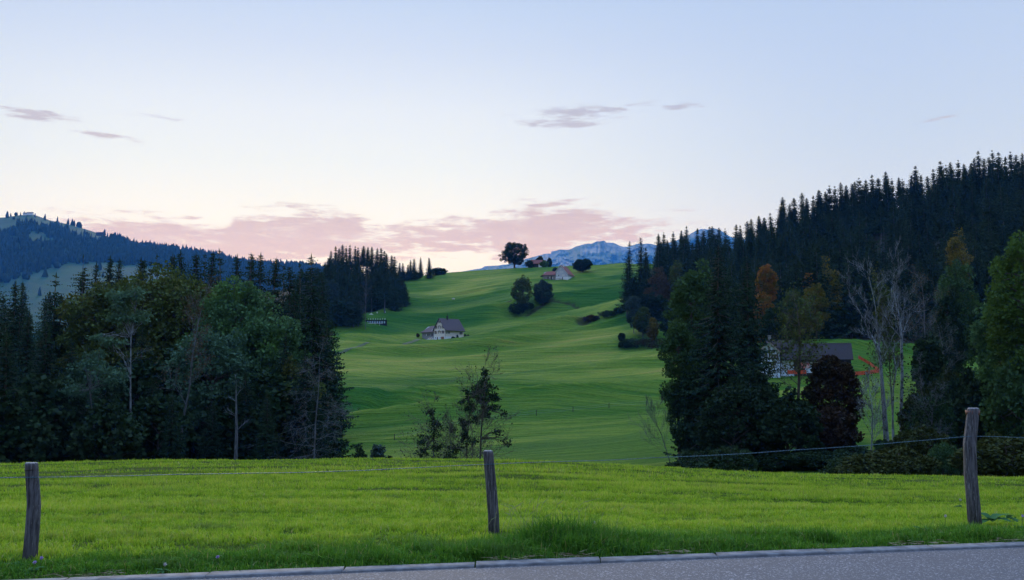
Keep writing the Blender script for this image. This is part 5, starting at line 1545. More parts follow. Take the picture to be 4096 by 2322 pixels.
x0, x1, y0, y1, ze, zr2, xm = .4, 8.6, Wd + .6, Wd + 10.1, 3.75, 6.5, 4.5
m.add([(x0, y0, ze), (x0, y1, ze), (xm, y1 - 2.2, zr2), (xm, y0, zr2), (x1, y1, ze), (x1, y0, ze),
       (x0, y0, ze - th), (x0, y1, ze - th), (xm, y1 - 2.2, zr2 - th), (xm, y0, zr2 - th), (x1, y1, ze - th), (x1, y0, ze - th)],
      [(0, 3, 2, 1), (1, 2, 4), (3, 5, 4, 2), (6, 7, 8, 9), (7, 10, 8), (9, 8, 10, 11), (0, 1, 7, 6), (1, 4, 10, 7), (4, 5, 11, 10), (0, 6, 9, 3), (3, 9, 11, 5)])
m.build('roof', M_REDROOF, b2)
panel(b2, 'door', M_DTIMBER, 'x-', Wd + 3.0, Wd + 3.7, 0.2, 3.0, 1.0); panel(b2, 'doorway', M_DTIMBER, 'x-', Wd + 5.6, Wd + 6.3, .2, 2.6, 1.0)
window(b2, 'x-', Wd + 4.8, 1.9, .4, .5, 1.0, None, M_WTRIM, M_CURT, False); window(b2, 'x-', Wd + 2.7, 1.2, .3, 1.0, .95, None, M_WTRIM, M_CURT, False)
# ---- barn on the crest
Y = 795.; x = PT(2160, 1062, Y)[0]; s5 = Y / FOC
b3 = empty('crest_barn', (x, Y, ground(x, Y) + .2), math.radians(8), 'small barn with a faded red roof on the crest, right of the big solitary tree', 'barn')
m = MB(); m.prism([(-7, -2), (4, -2), (4, 2.9), (-7, 2.9)], -3, 3, 'y'); m.build('wall', M_DTIMBER, b3)
panel(b3, 'white_wall', M_WHITE, 'y-', -1.8, 2.2, -1, 2.4, -3)
gable_roof(b3, -7.6, 4.8, -3.7, 3.7, 0, 2.6, 2.6, 6.0, M_REDROOF)
m = MB(); m.prism([(-3, 2.9), (3, 2.9), (0, 5.7)], 3.8, 4.0, 'x'); m.build('gable_wall', M_TIMBER, b3)
# ---- houses on the far hill
for (px, w_, lb) in [(80, 14, 'tiny pale farmhouse on the summit of the blue hill, left of the longer one'), (100, 24, 'tiny long inn on the summit of the blue hill')]:
    Y = 4180.; py = float(hill_ridge(px)); x = (px - 2048) / FOC * Y; z = EYE + (1510 - py) / FOC * Y
    e = empty('summit_house', (x, Y, z - 1), 0, lb, 'house')
    MB().box(-w_ / 2, w_ / 2, -5, 5, -3, 6.5).build('wall', M_WHITE, e)
    gable_roof(e, -w_ / 2 - 1, w_ / 2 + 1, -6, 6, 0, 6.2, 6.2, 10.5, M_ROOF)
Y = 4030.; x = (385 - 2048) / FOC * Y; z = EYE + (1510 - 934) / FOC * Y
e = empty('alp_barn', (x, Y, z - 4), 0, 'tiny dark barn on the shoulder of the blue hill', 'barn')
MB().box(-14, 14, -5, 5, -3, 8).build('wall', M_DTIMBER, e); gable_roof(e, -15, 15, -6, 6, 0, 8, 8, 12, M_DROOF)

# ---- numbered shooting range
x, Y = G(1505, 1297, 420); zg = ground(x, Y)
Ls = 85 / FOC * Y
x0 = PT(1462, 1293, Y)[0]
rg = empty('target_shed', (x0, Y, zg), math.radians(2), 'long dark target shed with eight pale panels and the numbers 1 to 8 above', 'shooting range')
k_ = Y / FOC * .05495
sxp = lambda u: (u - 405) * k_
zb_ = 0.15
m = MB(); m.box(0, Ls, 0, 1.6, -1.5, (965 - 715) * k_ + zb_); m.box(-.15, Ls + .25, -.3, 1.8, (965 - 715) * k_ + zb_, (965 - 690) * k_ + zb_); m.build('shed', simple('tarred_boards', (.012, .012, .02), (.008, .008, .013), 4, .7), rg)
M_TGT = simple('target_face', (.40, .52, .68), (.32, .44, .60), 1.5, .8)
M_NUM = simple('number_paint', (.62, .66, .68), (.55, .6, .62), 3, .6)
for i in range(8):
    u = 572 + i * 172.5
    m = MB(); m.box(sxp(u - 50), sxp(u + 50), -.08, .02, (965 - 935) * k_ + zb_, (965 - 775) * k_ + zb_); m.build('target', M_TGT, rg)
    cu = bpy.data.curves.new('n', 'FONT'); cu.body = str(i + 1); cu.size = 1.0; cu.extrude = .03; cu.offset = .012; cu.align_x = 'CENTER'
    ob = bpy.data.objects.new('n', cu); C.objects.link(ob)
    bpy.context.view_layer.update()
    me = bpy.data.meshes.new_from_object(ob.evaluated_get(bpy.context.evaluated_depsgraph_get()))
    bpy.data.objects.remove(ob)
    me.materials.clear(); me.materials.append(M_NUM)
    o = link('number', me, rg); o.location = (sxp(u + 35), -.1, (965 - 680) * k_ + zb_ + .06); o.rotation_euler = (math.pi / 2, 0, 0); sN = 105 * k_ / .7
    o.scale = (sN, sN, 1)
m = MB(); m.box(-50 / FOC * Y, Ls * .84, -2.2, -2.1, .15, .38); 
for i in range(7): m.box(-45 / FOC * Y + i * 2.3, -45 / FOC * Y + i * 2.3 + .12, -2.1, -2.0, -1, .3)
o = m.build('rail', M_WTRIM); o.location = rg.location; tag(o, 'low white rail in front of the numbered target shed', 'rail')
m = MB(); a = PT(1400, 1295, Y - 3); b = PT(1434, 1287, Y + 3); a[2] = ground(a[0], a[1]) + .6; b[2] = ground(b[0], b[1]) + .6
m.tube(tuple(a), tuple(b), .07)
for s_ in (0, .33, .66, 1): q = a + (b - a) * s_; m.tube((q[0], q[1], q[2] - 1.1), (q[0], q[1], q[2] + .05), .05)
tag(m.build('handrail', M_METAL), 'short sloping handrail left of the numbered target shed', 'rail')
for (px, py, lb) in [(1485, 1259, 'white marker with a stone slab, left of three above the shed'), (1509, 1254, 'small pale marker block, middle of three above the shed'), (1540, 1252, 'small white tilted marker, right of three above the shed')]:
    x_, Y_ = G(px, py, 420); z_ = ground(x_, Y_)
    m = MB(); m.box(x_ - .3, x_ + .3, Y_ - .3, Y_ + .3, z_ - .3, z_ + .5); m.box(x_ - .22, x_ + .22, Y_ - .22, Y_ + .22, z_ + .5, z_ + .75)
    if px == 1485: m.box(x_ - 1.1, x_ + 1.1, Y_ - 1.0, Y_ - .4, z_ - .3, z_ + .12)
    tag(m.build('marker_stone', M_WTRIM), lb, 'marker')

# ---- sheep
x, Y = G(1814, 1201, 450); z = ground(x, Y)
t = NT('wool'); t.bsdf((.6, .56, .5, 1), .95, .05); M_WOOL = t.m
me = bpy.data.meshes.new('sheep')
jt = [(0, 0, .72), (.35, 0, .74), (.62, 0, .78), (.85, 0, .62), (1.02, 0, .42), (-.35, 0, .74), (-.55, 0, .70),
      (.35, .16, .45), (.36, .17, .22), (.36, .17, .0), (.35, -.16, .45), (.36, -.17, .22), (.36, -.17, 0),
      (-.42, .16, .45), (-.50, .17, .24), (-.44, .17, 0), (-.42, -.16, .45), (-.50, -.17, .24), (-.44, -.17, 0), (-.64, 0, .5), (.88, .1, .66), (.88, -.1, .66)]
ed = [(0, 1), (1, 2), (2, 3), (3, 4), (0, 5), (5, 6), (1, 7), (7, 8), (8, 9), (1, 10), (10, 11), (11, 12), (5, 13), (13, 14), (14, 15), (5, 16), (16, 17), (17, 18), (6, 19), (3, 20), (3, 21)]
rd = [.30, .27, .17, .12, .07, .29, .22, .10, .05, .045, .10, .05, .045, .12, .055, .045, .12, .055, .045, .05, .04, .04]
me.from_pydata(jt, ed, []); me.materials.append(M_WOOL)
o = link('sheep', me); o.location = (x, Y, z); o.rotation_euler = (0, 0, 2.9); o.scale = (1.15,) * 3
o.modifiers.new('skin', 'SKIN')
if not me.skin_vertices: print('NO SKIN LAYER')
for i, r_ in enumerate(rd): me.skin_vertices[0].data[i].radius = (r_, r_)
me.skin_vertices[0].data[0].use_root = True
md = o.modifiers.new('sub', 'SUBSURF'); md.levels = 1; md.render_levels = 1
tag(o, 'white sheep grazing alone on the upper meadow', 'sheep')

# ---- white farmhouse and long barn at the right
Y = 243.; u2 = Y / FOC
bc = PT(3108, 1489, Y); gz = bc[2]
RZ = math.radians(-14)
fh = empty('white_farmhouse', (bc[0], Y, gz), RZ, 'bluish-white farmhouse half hidden behind trees at the right, left end of the long barn', 'house')
m = MB(); m.prism([(-4.2, -3), (.7, -3), (.7, 4.9), (-1.75, 7.1), (-4.2, 4.9)], -1.2, 7, 'y'); m.build('wall', M_BLUEWHITE, fh)
rf = gable_roof(fh, -1.8, 7.3, -4.8, 1.3, -1.75, 4.55, 4.55, 7.45, M_DROOF, axis='y')
m = MB()
for (p, q) in ((-4.8, 4.5), (1.3, 4.5)):
    m.add([(p, -1.88, q), (-1.75, -1.88, 7.42), (-1.75, -1.88, 7.14), (p, -1.88, q - .26), (p, -1.81, q), (-1.75, -1.81, 7.42), (-1.75, -1.81, 7.14), (p, -1.81, q - .26)], [(0, 1, 2, 3), (7, 6, 5, 4), (0, 4, 5, 1), (1, 5, 6, 2), (2, 6, 7, 3), (3, 7, 4, 0)])
m.build('barge_board', simple('faded_pink_trim', (.50, .36, .33), (.4, .3, .28), 4, .7), rf)
rf2 = gable_roof(fh, -2.4, 4.0, 2.0, 7.8, 4.9, 6.0, 6.0, 8.0, M_DROOF, name='rear_roof')
MB().box(-1.9, -1.2, 4.5, 5.2, 7.5, 9.0).box(-2.0, -1.1, 4.4, 5.3, 9.0, 9.15).build('chimney', M_METAL, rf2)
window(fh, 'y-', -1.75, 5.4, .6, .7, -1.2); window(fh, 'y-', -2.6, 3.3, 1.0, 1.0, -1.2); window(fh, 'y-', -.8, 3.3, 1.3, 1.0, -1.2, M_TRIM); window(fh, 'y-', -1.0, .9, 1.0, 1.1, -1.2)
lb_ = empty('long_barn', (bc[0], Y, gz), RZ, 'long dark barn with a straight dark roof behind the copper beech', 'barn')
Lb = 17.2
m = MB(); m.box(.72, Lb, 0, 7.5, -3, 3.2); m.build('wall', M_DTIMBER, lb_)
gable_roof(lb_, 0.2, Lb + .5, -.9, 9.6, 3.9, 3.0, 2.2, 7.0, M_DROOF)
m = MB(); m.prism([(0, 3.2), (7.5, 3.2), (3.9, 6.7)], Lb - .25, Lb - .02, 'x'); m.build('gable_wall', M_DTIMBER, lb_)
m = MB(); m.box(.3, Lb + .4, 3.8, 4.0, 7.0, 7.08); m.build('ridge_cap', M_METAL, lb_)
panel(lb_, 'white_wall', M_BLUEWHITE, 'y-', .9, 4.0, -2, 2.9); panel(lb_, 'white_door', M_BLUEWHITE, 'y-', 6.6, 9.6, -.2, 2.4)
for (a_, b_) in ((5.0, 5.2), (9.2, 9.35), (13.8, 14.1)): panel(lb_, 'post', M_WTRIM, 'y-', a_, b_, 0, 3.0, -.05)
panel(lb_, 'pale_door', M_BLUEWHITE, 'y-', 11.4, 13.4, .1, 2.5)
ban = panel(None, 'red_banner', simple('red_cloth', (.55, .10, .09), (.7, .5, .48), .9, .8), 'y-', 5.0, 7.6, .9, 2.3); ban.location = lb_.location; ban.rotation_euler = (0, 0, RZ)
ban.location.y -= .15
tag(ban, 'red and white banner hung under the eaves of the long barn', 'banner')
M_ORG = simple('orange_netting', (.62, .085, .025), (.42, .055, .02), 2.5, .7, vscale=(1, 1, 4))


def net(name, pix, Yd, hgt, label):
    m = MB(); pts = []
    for (px, py, dY) in pix:
        q = PT(px, py, Yd + dY); pts.append((q[0], q[1], max(ground(q[0], q[1]), q[2] - .2)))
    for a, b in zip(pts[:-1], pts[1:]):
        n = max(2, int(math.hypot(b[0] - a[0], b[1] - a[1]) / .7))
        for i in range(n):
            p = [a[j] + (b[j] - a[j]) * i / n for j in range(3)]; q = [a[j] + (b[j] - a[j]) * (i + 1) / n for j in range(3)]
            h0 = hgt * (1 - .12 * abs(math.sin(i * 1.3))); h1 = hgt * (1 - .12 * abs(math.sin((i + 1) * 1.3)))
            oy = .08 * math.sin(i * 2.2); oy2 = .08 * math.sin((i + 1) * 2.2)
            m.add([(p[0], p[1] + oy, p[2]), (q[0], q[1] + oy2, q[2]), (q[0], q[1] + oy2, q[2] + h1), (p[0], p[1] + oy, p[2] + h0), (p[0], p[1] + oy + .03, p[2]), (q[0], q[1] + oy2 + .03, q[2]), (q[0], q[1] + oy2 + .03, q[2] + h1), (p[0], p[1] + oy + .03, p[2] + h0)],
                  [(0, 1, 2, 3), (7, 6, 5, 4), (0, 4, 5, 1), (1, 5, 6, 2), (2, 6, 7, 3), (3, 7, 4, 0)])
    e = empty(name, pts[0], 0, label, 'fence')
    o = m.build('netting', M_ORG, e); o.matrix_parent_inverse.identity(); o.location = [-v for v in pts[0]]
    for q in pts:
        s_ = MB().tube((q[0], q[1], q[2] - .3), (q[0], q[1], q[2] + hgt + .15), .04).build('post', M_TIMBER, e); s_.location = [-v for v in pts[0]]


net('net_fence', [(3150, 1493, -4), (3190, 1494, -4), (3225, 1492, -4)], 238, .95, 'orange safety netting in front of the white farmhouse')
net('net_fence', [(3370, 1502, -9), (3420, 1500, -8), (3480, 1494, -4), (3518, 1487, 2)], 236, .95, 'orange safety netting along the paddock right of the long barn')
net('net_fence', [(3518, 1486, 3), (3480, 1472, 16), (3434, 1466, 20)], 236, .9, 'orange safety netting at the rear side of the paddock')

# ---- pasture fence on the slope
pf = [(1577, 1763), (1716, 1733), (1840, 1704), (2005, 1678), (2145, 1666), (2292, 1650), (2436, 1636), (2585, 1625), (2730, 1618)]
pts = []
for (a, b) in pf:
    x, Y = G(a, b, 120); pts.append((x, Y, ground(x, Y)))
e = empty('pasture_fence', pts[0], 0, 'thin pasture fence with short wooden posts crossing the lower slope', 'fence')
for q in pts:
    o = MB().tube((q[0], q[1], q[2] - .4), (q[0] + .03, q[1], q[2] + 1.15), .075, 8, .065).build('fence_post', M_DTIMBER, e); o.location = [-v for v in pts[0]]
m = MB()
for zz_ in (.55, 1.0):
    for a, b in zip(pts[:-1], pts[1:]):
        mid = ((a[0] + b[0]) / 2, (a[1] + b[1]) / 2, (a[2] + b[2]) / 2 + zz_ - .12)
        m.tube((a[0], a[1], a[2] + zz_), mid, .008, 4); m.tube(mid, (b[0], b[1], b[2] + zz_), .008, 4)
o = m.build('wire', M_METAL, e); o.location = [-v for v in pts[0]]

# ================================================================== roadside fence
t = NT('weathered_post_wood')
ob_ = t.obj()
g1 = t.noise(ob_, 14, 6, .7, (4, 4, .28)); g2 = t.noise(ob_, 3.5, 4, .6, (1.5, 1.5, .8)); g3 = t.noise(ob_, 40, 4, .6, (3, 3, .25))
col = t.mix(t.sstep(g1, .36, .62), (.035, .033, .036, 1), (.145, .140, .145, 1))
col = t.mix(t.sstep(g2, .56, .74), col, (.10, .075, .068, 1))
col = t.mix(t.sstep(g3, .60, .70), col, (.33, .32, .32, 1))
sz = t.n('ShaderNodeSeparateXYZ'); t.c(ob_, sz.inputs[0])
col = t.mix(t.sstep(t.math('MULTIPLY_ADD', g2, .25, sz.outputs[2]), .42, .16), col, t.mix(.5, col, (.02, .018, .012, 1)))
t.bsdf(col, .85, .2, bump=t.math('ADD', g1, g3), bstr=1.0, bdist=.012)
M_POST = t.m
M_ENDGRAIN = simple('post_end_grain', (.26, .25, .25), (.14, .13, .13), 25, .9)
M_BAND = simple('rusty_iron_band', (.17, .075, .055), (.10, .05, .04), 20, .7, .4, .3, bstr=.3)
M_IRONW = simple('dark_tie_wire', (.03, .025, .022), (.05, .04, .03), 20, .6, .4, .4)


def make_post(seed, r, h, pts, foot, crack=True):
    """pts: lateral offsets (x) at fractions of the height"""
    rs = np.random.RandomState(seed)
    nz, nk = 44, 30
    V = []
    ph = rs.uniform(0, 6.28)
    crk = -1.9
    for i in range(nz):
        f = i / (nz - 1); z = -.35 + (h + .35) * f; ft = max(0, z / h)
        ox = float(np.interp(ft, [p[0] for p in pts], [p[1] for p in pts])); oy = .012 * math.sin(ft * 3 + ph)
        for k_ in range(nk):
            a = 2 * math.pi * k_ / nk
            rr = r * (1.06 - .10 * ft) * (1 + .035 * math.sin(2 * a + ph + ft * 1.5) + .02 * math.sin(5 * a + ph * 2 + ft * 4) + .012 * math.sin(11 * a + ft * 2 + seed) + rs.normal(0, .006))
            for (ca, dp, z0_, z1_) in ((crk, .22, .25, 1.0), (crk + 1.25, .10, .0, .6), (crk + 2.4, .08, .4, .9)):
                dd = abs(((a - ca - .15 * math.sin(ft * 5) + math.pi) % (2 * math.pi)) - math.pi)
                if dd < .13 and z0_ < ft < z1_: rr *= 1 - dp * (1 - dd / .13)
            V.append((ox + rr * math.cos(a), oy + rr * math.sin(a), z))
    top0 = len(V); oxt = pts[-1][1]; oyt = .012 * math.sin(3 + ph)
    for sc_, dz in ((.90, .012), (.6, .016), (.3, .014)):
        for k_ in range(nk):
            a = 2 * math.pi * k_ / nk
            V.append((oxt + r * .96 * sc_ * math.cos(a), oyt + r * .96 * sc_ * math.sin(a), h + dz + rs.normal(0, .002)))
    V.append((oxt, oyt, h + .012))
    Fp = []
    for i in range(nz + 2):
        for k_ in range(nk):
            k2 = (k_ + 1) % nk
            Fp.append((i * nk + k_, i * nk + k2, (i + 1) * nk + k2, (i + 1) * nk + k_))
    me = bpy.data.meshes.new('fence_post')
    tri = [((nz + 2) * nk + k_, (nz + 2) * nk + (k_ + 1) % nk, len(V) - 1) for k_ in range(nk)]
    me.from_pydata(V, [], Fp + tri)
    me.materials.append(M_POST); me.materials.append(M_ENDGRAIN)
    mi = [0] * ((nz) * nk) + [1] * (2 * nk) + [1] * nk
    me.polygons.foreach_set('material_index', mi)
    me.polygons.foreach_set('use_smooth', [True] * len(me.polygons)); me.update()
    return me


posts = [  # base px,py ; top px,py ; half width px
    (117, 2246, 126.5, 1849, 25.0), (1976, 2137, 1953, 1801, 20.5), (3900, 2093, 3891.5, 1631, 24.0)]
foots = []
for (bx_, by_, tx_, ty_, hw) in posts:
    a, b, c = ray(bx_, by_); Y = -(EYE - .02) * b / c; foots.append((a * Y / b, Y))
fe = empty('wire_fence', (foots[0][0], foots[0][1], 0), 0, 'roadside fence of three weathered round posts with one blue-grey wire', 'fence')
M0 = np.array(fe.location)
shape_ = [[(0, 0), (.35, .012), (.6, .017), (1, None)], [(0, 0), (.25, -.006), (.6, -.030), (.8, -.046), (1, None)], [(0, 0), (.2, -.012), (.45, -.032), (.7, -.030), (1, None)]]
labs = ['grey post with a tie wire round its top, leftmost', 'thin leaning grey post with a long crack, in the middle', 'tallest post, bent, with a rusty iron band round its top']
wires = [1908, 1856, 1745.5]
wpts = []
for i, ((bx_, by_, tx_, ty_, hw), (fx, fY)) in enumerate(zip(posts, foots)):
    tp = PT(tx_, ty_, fY); r = hw / FOC * fY; h = tp[2] - .02
    sh = [(f, (tp[0] - fx) if o_ is None else o_) for f, o_ in shape_[i]]
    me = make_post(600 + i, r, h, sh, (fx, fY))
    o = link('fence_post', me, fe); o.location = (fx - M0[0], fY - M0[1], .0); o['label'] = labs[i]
    topx = tp[0] - fx
    if i == 2:
        m = MB(); nk = 30; V = []
        for (zz_, rr) in ((-.062, 1.035), (-.062, 1.10), (-.012, 1.12), (-.012, 1.03)):
            for k_ in range(nk):
                a = 2 * math.pi * k_ / nk; V.append((topx + rr * r * math.cos(a), .01 + rr * r * math.sin(a), h + zz_ + .004 * math.sin(a * 3)))
        m.add(V, [((q % 4) * nk + k_, (q % 4) * nk + (k_ + 1) % nk, ((q + 1) % 4) * nk + (k_ + 1) % nk, ((q + 1) % 4) * nk + k_) for q in range(4) for k_ in range(nk)])
        m.build('iron_band', M_BAND, o, True)
    if i == 0:
        m = MB(); prev = None
        for k_ in range(33):
            a = 2 * math.pi * k_ / 32; q = (topx + 1.03 * r * math.cos(a), 1.03 * r * math.sin(a) + .004, h - .052 - .006 * math.sin(a))
            if prev: m.tube(prev, q, .0035, 5)
            prev = q
        m.build('tie_wire', M_IRONW, o, True)
        m = MB(); m.tube((topx + r * .9, 0, h * .60), (topx + r * 1.25, -.01, h * .60), .016, 10); m.build('insulator', M_IRONW, o, True)
    wz_ = PT(tx_, wires[i], fY)[2]
    ox = float(np.interp(wz_ / h, [p[0] for p in sh], [p[1] for p in sh]))
    wpts.append((fx + ox, fY - r * 1.02, wz_, r))
# wire: pixel heights between the posts give its sag
wp = [(-400, 1925, None), (0, 1912, None), (126, 1908, 0), (420, 1906, None), (700, 1899, None), (1300, 1888, None), (1952, 1856, 1), (2200, 1848, None), (2400, 1843, None), (2620, 1832, None), (2900, 1820, None), (3200, 1800, None), (3420, 1786, None), (3700, 1762, None), (3891, 1745, 2), (4000, 1748, None), (4096, 1753, None), (4500, 1790, None), (5400, 1800, None)]
L3 = []
fx_ = [w_[0] for w_ in wpts]
for (px, py, k_) in wp:
    if k_ is not None: L3.append(np.array(wpts[k_][:3])); continue
    Y = wpts[0][1]
    for it in range(30):      # intersect with the fence line
        X_ = (px - 2048) / FOC * Y * 1.01
        Y = float(np.interp(X_, fx_, [w_[1] for w_ in wpts])) if fx_[0] < X_ < fx_[-1] else (wpts[0][1] + (X_ - fx_[0]) * .3 if X_ < 0 else wpts[2][1] + (X_ - fx_[-1]) * .15)
    L3.append(PT(px, py, Y))
L3 = np.array(L3)
tt_ = np.concatenate([[0], np.cumsum(np.linalg.norm(np.diff(L3, axis=0), axis=1))])
ts = np.arange(0, tt_[-1], .012)
Lf = np.stack([catmull(ts, tt_, L3[:, j]) for j in range(3)], -1)
Vw, Fw = [], []
off_ = 0
for strand in range(2):
    ph = ts * 2 * math.pi / .07 + strand * math.pi
    r_ = .0024
    cc = Lf + np.stack([0 * ts, np.cos(ph) * r_, np.sin(ph) * r_ + .0006 * np.sin(ts * 9)], -1)
    th_ = np.arange(5) * 2 * np.pi / 5
    V = cc[:, None, :] + np.stack([0 * th_, np.cos(th_), np.sin(th_)], -1)[None] * .0021
    n = len(ts); q = np.arange(n * 5).reshape(n, 5)
    Fw.append(np.stack([q[:-1], np.roll(q[:-1], -1, 1), np.roll(q[1:], -1, 1), q[1:]], -1).reshape(-1, 4) + off_)
    Vw.append(V.reshape(-1, 3)); off_ += n * 5
o = link('wire', make_mesh('wire', np.vstack(Vw) - M0, np.vstack(Fw), simple('blue_grey_wire', (.06, .15, .20), (.03, .08, .11), 30, .45, .5, .3), True), fe)

# ================================================================== grass
def grass(name, xy, hgt, wid, rs, mat, lean=.45, seg=2, cvar=None, zoff=-.01):
    # blades root on the ground
    n = len(xy)
    z = H(xy[:, 0], xy[:, 1]) + zoff
    a = rs.uniform(0, 2 * np.pi, n); side = np.stack([np.cos(a), np.sin(a), np.zeros(n)], -1)
    la = rs.uniform(0, 2 * np.pi, n); ln = np.abs(rs.normal(0, lean, n))
    ld = np.stack([np.cos(la), np.sin(la), np.zeros(n)], -1) * ln[:, None]
    base = np.stack([xy[:, 0], xy[:, 1], z], -1)
    w = (side * np.reshape(wid, (-1, 1)))
    up = np.array([0, 0, 1.])
    h = np.reshape(hgt, (-1, 1))
    mid = base + (up + ld * .35) * h * .5
    tip = base + (up * (1 - .35 * np.minimum(ln, 1.2)[:, None]) + ld) * h
    if seg == 2:
        V = np.stack([base - w * .5, base + w * .5, mid + w * .42, mid - w * .42, tip], 1)
        q = np.array([[0, 1, 2, 3]]); t3 = np.array([[3, 2, 4]])
        k = 5; tv = np.array([0, 0, .5, .5, 1.])
        o5 = (np.arange(n) * 5)[:, None]
        F_ = [q + o5, t3 + o5]
    else:
        V = np.stack([base - w * .5, base + w * .5, tip], 1); k = 3; tv = np.array([0, 0, 1.])
        F_ = [np.array([[0, 1, 2]]) + (np.arange(n) * 3)[:, None]]
    c = rs.rand(n) if cvar is None else cvar
    me = make_mesh(name, V.reshape(-1, 3), F_, mat, False, {'blade': np.repeat(c, k), 'tip': np.tile(tv, n)})
    return link(name, me)


def grass_mat(name, stops, transl=.35):
    t = NT(name)
    P_ = t.pos()
    f = t.attr('blade')
    col = t.ramp(f, stops)
    big = t.noise(P_, .8, 3, .6, (.35, 1.2, 1))
    col = t.mix(t.math('MULTIPLY', t.sstep(big, .50, .72), .35), col, (.030, .085, .012, 1))
    mat_ = t.noise(P_, 1.7, 4, .65, (.4, 1.3, 1))
    col = t.mix(t.math('MULTIPLY', t.sstep(mat_, .54, .66), .6), col, (.10, .17, .055, 1))
    col = t.mix(t.attr('tip'), t.mix(1.0, col, (.55, .62, .5, 1), 'MULTIPLY'), col)
    d = t.n('ShaderNodeBsdfDiffuse'); t.c(col, d.inputs[0])
    tr = t.n('ShaderNodeBsdfTranslucent'); t.c(t.mix(1.0, col, (1.1, 1.2, .6, 1), 'MULTIPLY'), tr.inputs[0])
    ms = t.n('ShaderNodeMixShader'); ms.inputs[0].default_value = transl
    t.c(d.outputs[0], ms.inputs[1]); t.c(tr.outputs[0], ms.inputs[2])
    gl = t.n('ShaderNodeBsdfGlossy'); gl.inputs['Roughness'].default_value = .5; gl.inputs[0].default_value = (.7, .75, .7, 1)
    m2 = t.n('ShaderNodeMixShader'); m2.inputs[0].default_value = .02
    t.c(ms.outputs[0], m2.inputs[1]); t.c(gl.outputs[0], m2.inputs[2]); t.c(m2.outputs[0], t.out.inputs[0])
    return t.m


M_FIELD = grass_mat('field_grass', [(0, (.025, .085, .010)), (.3, (.14, .27, .016)), (.6, (.27, .42, .026)), (.85, (.37, .51, .045)), (.97, (.44, .48, .09)), (1, (.48, .42, .20))])
M_VERGE = grass_mat('verge_grass', [(0, (.030, .11, .015)), (.35, (.065, .19, .018)), (.7, (.13, .28, .025)), (.93, (.20, .35, .04)), (1, (.38, .33, .16))], .3)


def spread(rs, n, y0, y1, ulim=.60):
    Y = np.sqrt(rs.uniform(y0 ** 2, y1 ** 2, n)); u = rs.uniform(-ulim, ulim, n)
    return np.stack([u * Y, Y], -1)


def mown_rows(x, Y):
    """height and tone rows left by the mower, roughly parallel to the road"""
    yy = Y - .12 * x + .8 * vnoise(x / 9., Y / 9., 71)
    r = vnoise(x / 7., yy / .9, 72) * .6 + .4 * vnoise(x / 2.3, yy / .45, 73)
    far = vnoise(x / 22., yy / 2.6, 74)
    return r * (1 - sm(Y, 25, 45) * .5) + far * .5


bands = [(8.6, 13.5, 260000, .060, .0085, 2), (13.5, 20, 270000, .068, .012, 2), (20, 30, 240000, .08, .019, 1), (30, 62, 260000, .10, .036, 1)]
allv = []
for bi, (y0, y1, n, hh_, ww, sg) in enumerate(bands):
    rs = np.random.RandomState(800 + bi)
    xy = spread(rs, n, y0, y1)
    xy = xy[(xy[:, 1] - kerb_back(xy[:, 0])) > .75]
    rw = mown_rows(xy[:, 0], xy[:, 1])
    ck = .10 if y1 < 21 else (.16 if y1 < 31 else .30)
    cl = vnoise(xy[:, 0] / ck, xy[:, 1] / (ck * 1.3), 75) * .7 + .5 * vnoise(xy[:, 0] / (ck * 3.3), xy[:, 1] / (ck * 3), 76)
    kp = rs.rand(len(xy)) < np.clip(.8 + .6 * cl, .2, 1); xy, rw, cl = xy[kp], rw[kp], cl[kp]
    ds = np.exp(-((xy[:, 0] + 11.5) / 4.5) ** 2 - ((xy[:, 1] - 29.5 - .12 * (xy[:, 0] + 11.5)) / .7) ** 2)
    rw = rw + .85 * cl - 1.6 * ds
    hg = .78 * hh_ * np.clip(1 + .8 * rw, .22, 2.0) * rs.uniform(.6, 1.5, len(xy))
    c = np.clip(rs.beta(3, 3, len(xy)) + .38 * rw + .05, 0, .96); c[rs.rand(len(xy)) < .02] = 1
    grass('field_grass', xy, hg, ww * rs.uniform(.6, 1.3, len(xy)), rs, M_FIELD, lean=.6, seg=sg, cvar=c)
# verge: longer, darker grass along the kerb
rs = np.random.RandomState(900)
n = 150000
x = rs.uniform(-6.5, 7.5, n); d = rs.beta(1.4, 2.4, n) * 1.60 - .14
Yv = kerb_back(x) + d
edge_ = -.06 + .07 * vnoise(x / .22, x * 0, 81) + .08 * vnoise(x / 1.1, x * 0, 82)
wdt = .85 + .35 * vnoise(x / 1.3, x * 0, 83) + .25 * sm(x, -2, .5) * (1 - sm(x, 2.2, 3.4))
ok = (d > edge_) & (d < wdt)
x, Yv, d = x[ok], Yv[ok], d[ok]
clump = vnoise(x / .28, Yv / .22, 84)
tuft = 1.3 * np.exp(-(((x - .42) / .40) ** 2 + ((Yv - 10.0) / .42) ** 2)) + .5 * np.exp(-(((x - 1.0) / .5) ** 2 + ((Yv - 9.9) / .35) ** 2)) + .35 * np.exp(-(((x + .15) / .5) ** 2 + ((Yv - 9.6) / .35) ** 2))
lowf = .55 + .45 * sm(x, -4.0, -1.0)
keep = rs.rand(len(x)) < np.clip(.55 + .5 * clump + tuft, .15, 1)
x, Yv, d, clump, tuft, lowf = x[keep], Yv[keep], d[keep], clump[keep], tuft[keep], lowf[keep]
hg = (.085 + .05 * clump + .14 * tuft) * lowf * rs.uniform(.5, 1.5, len(x)) * (.6 + .4 * sm(d, 0, .3))
hg = np.maximum(hg, .02)
c = np.clip(rs.beta(2.5, 3, len(x)) + .35 * sm(d, .5, 1.0) - .15 * tuft, 0, .95); c[rs.rand(len(x)) < .025] = 1
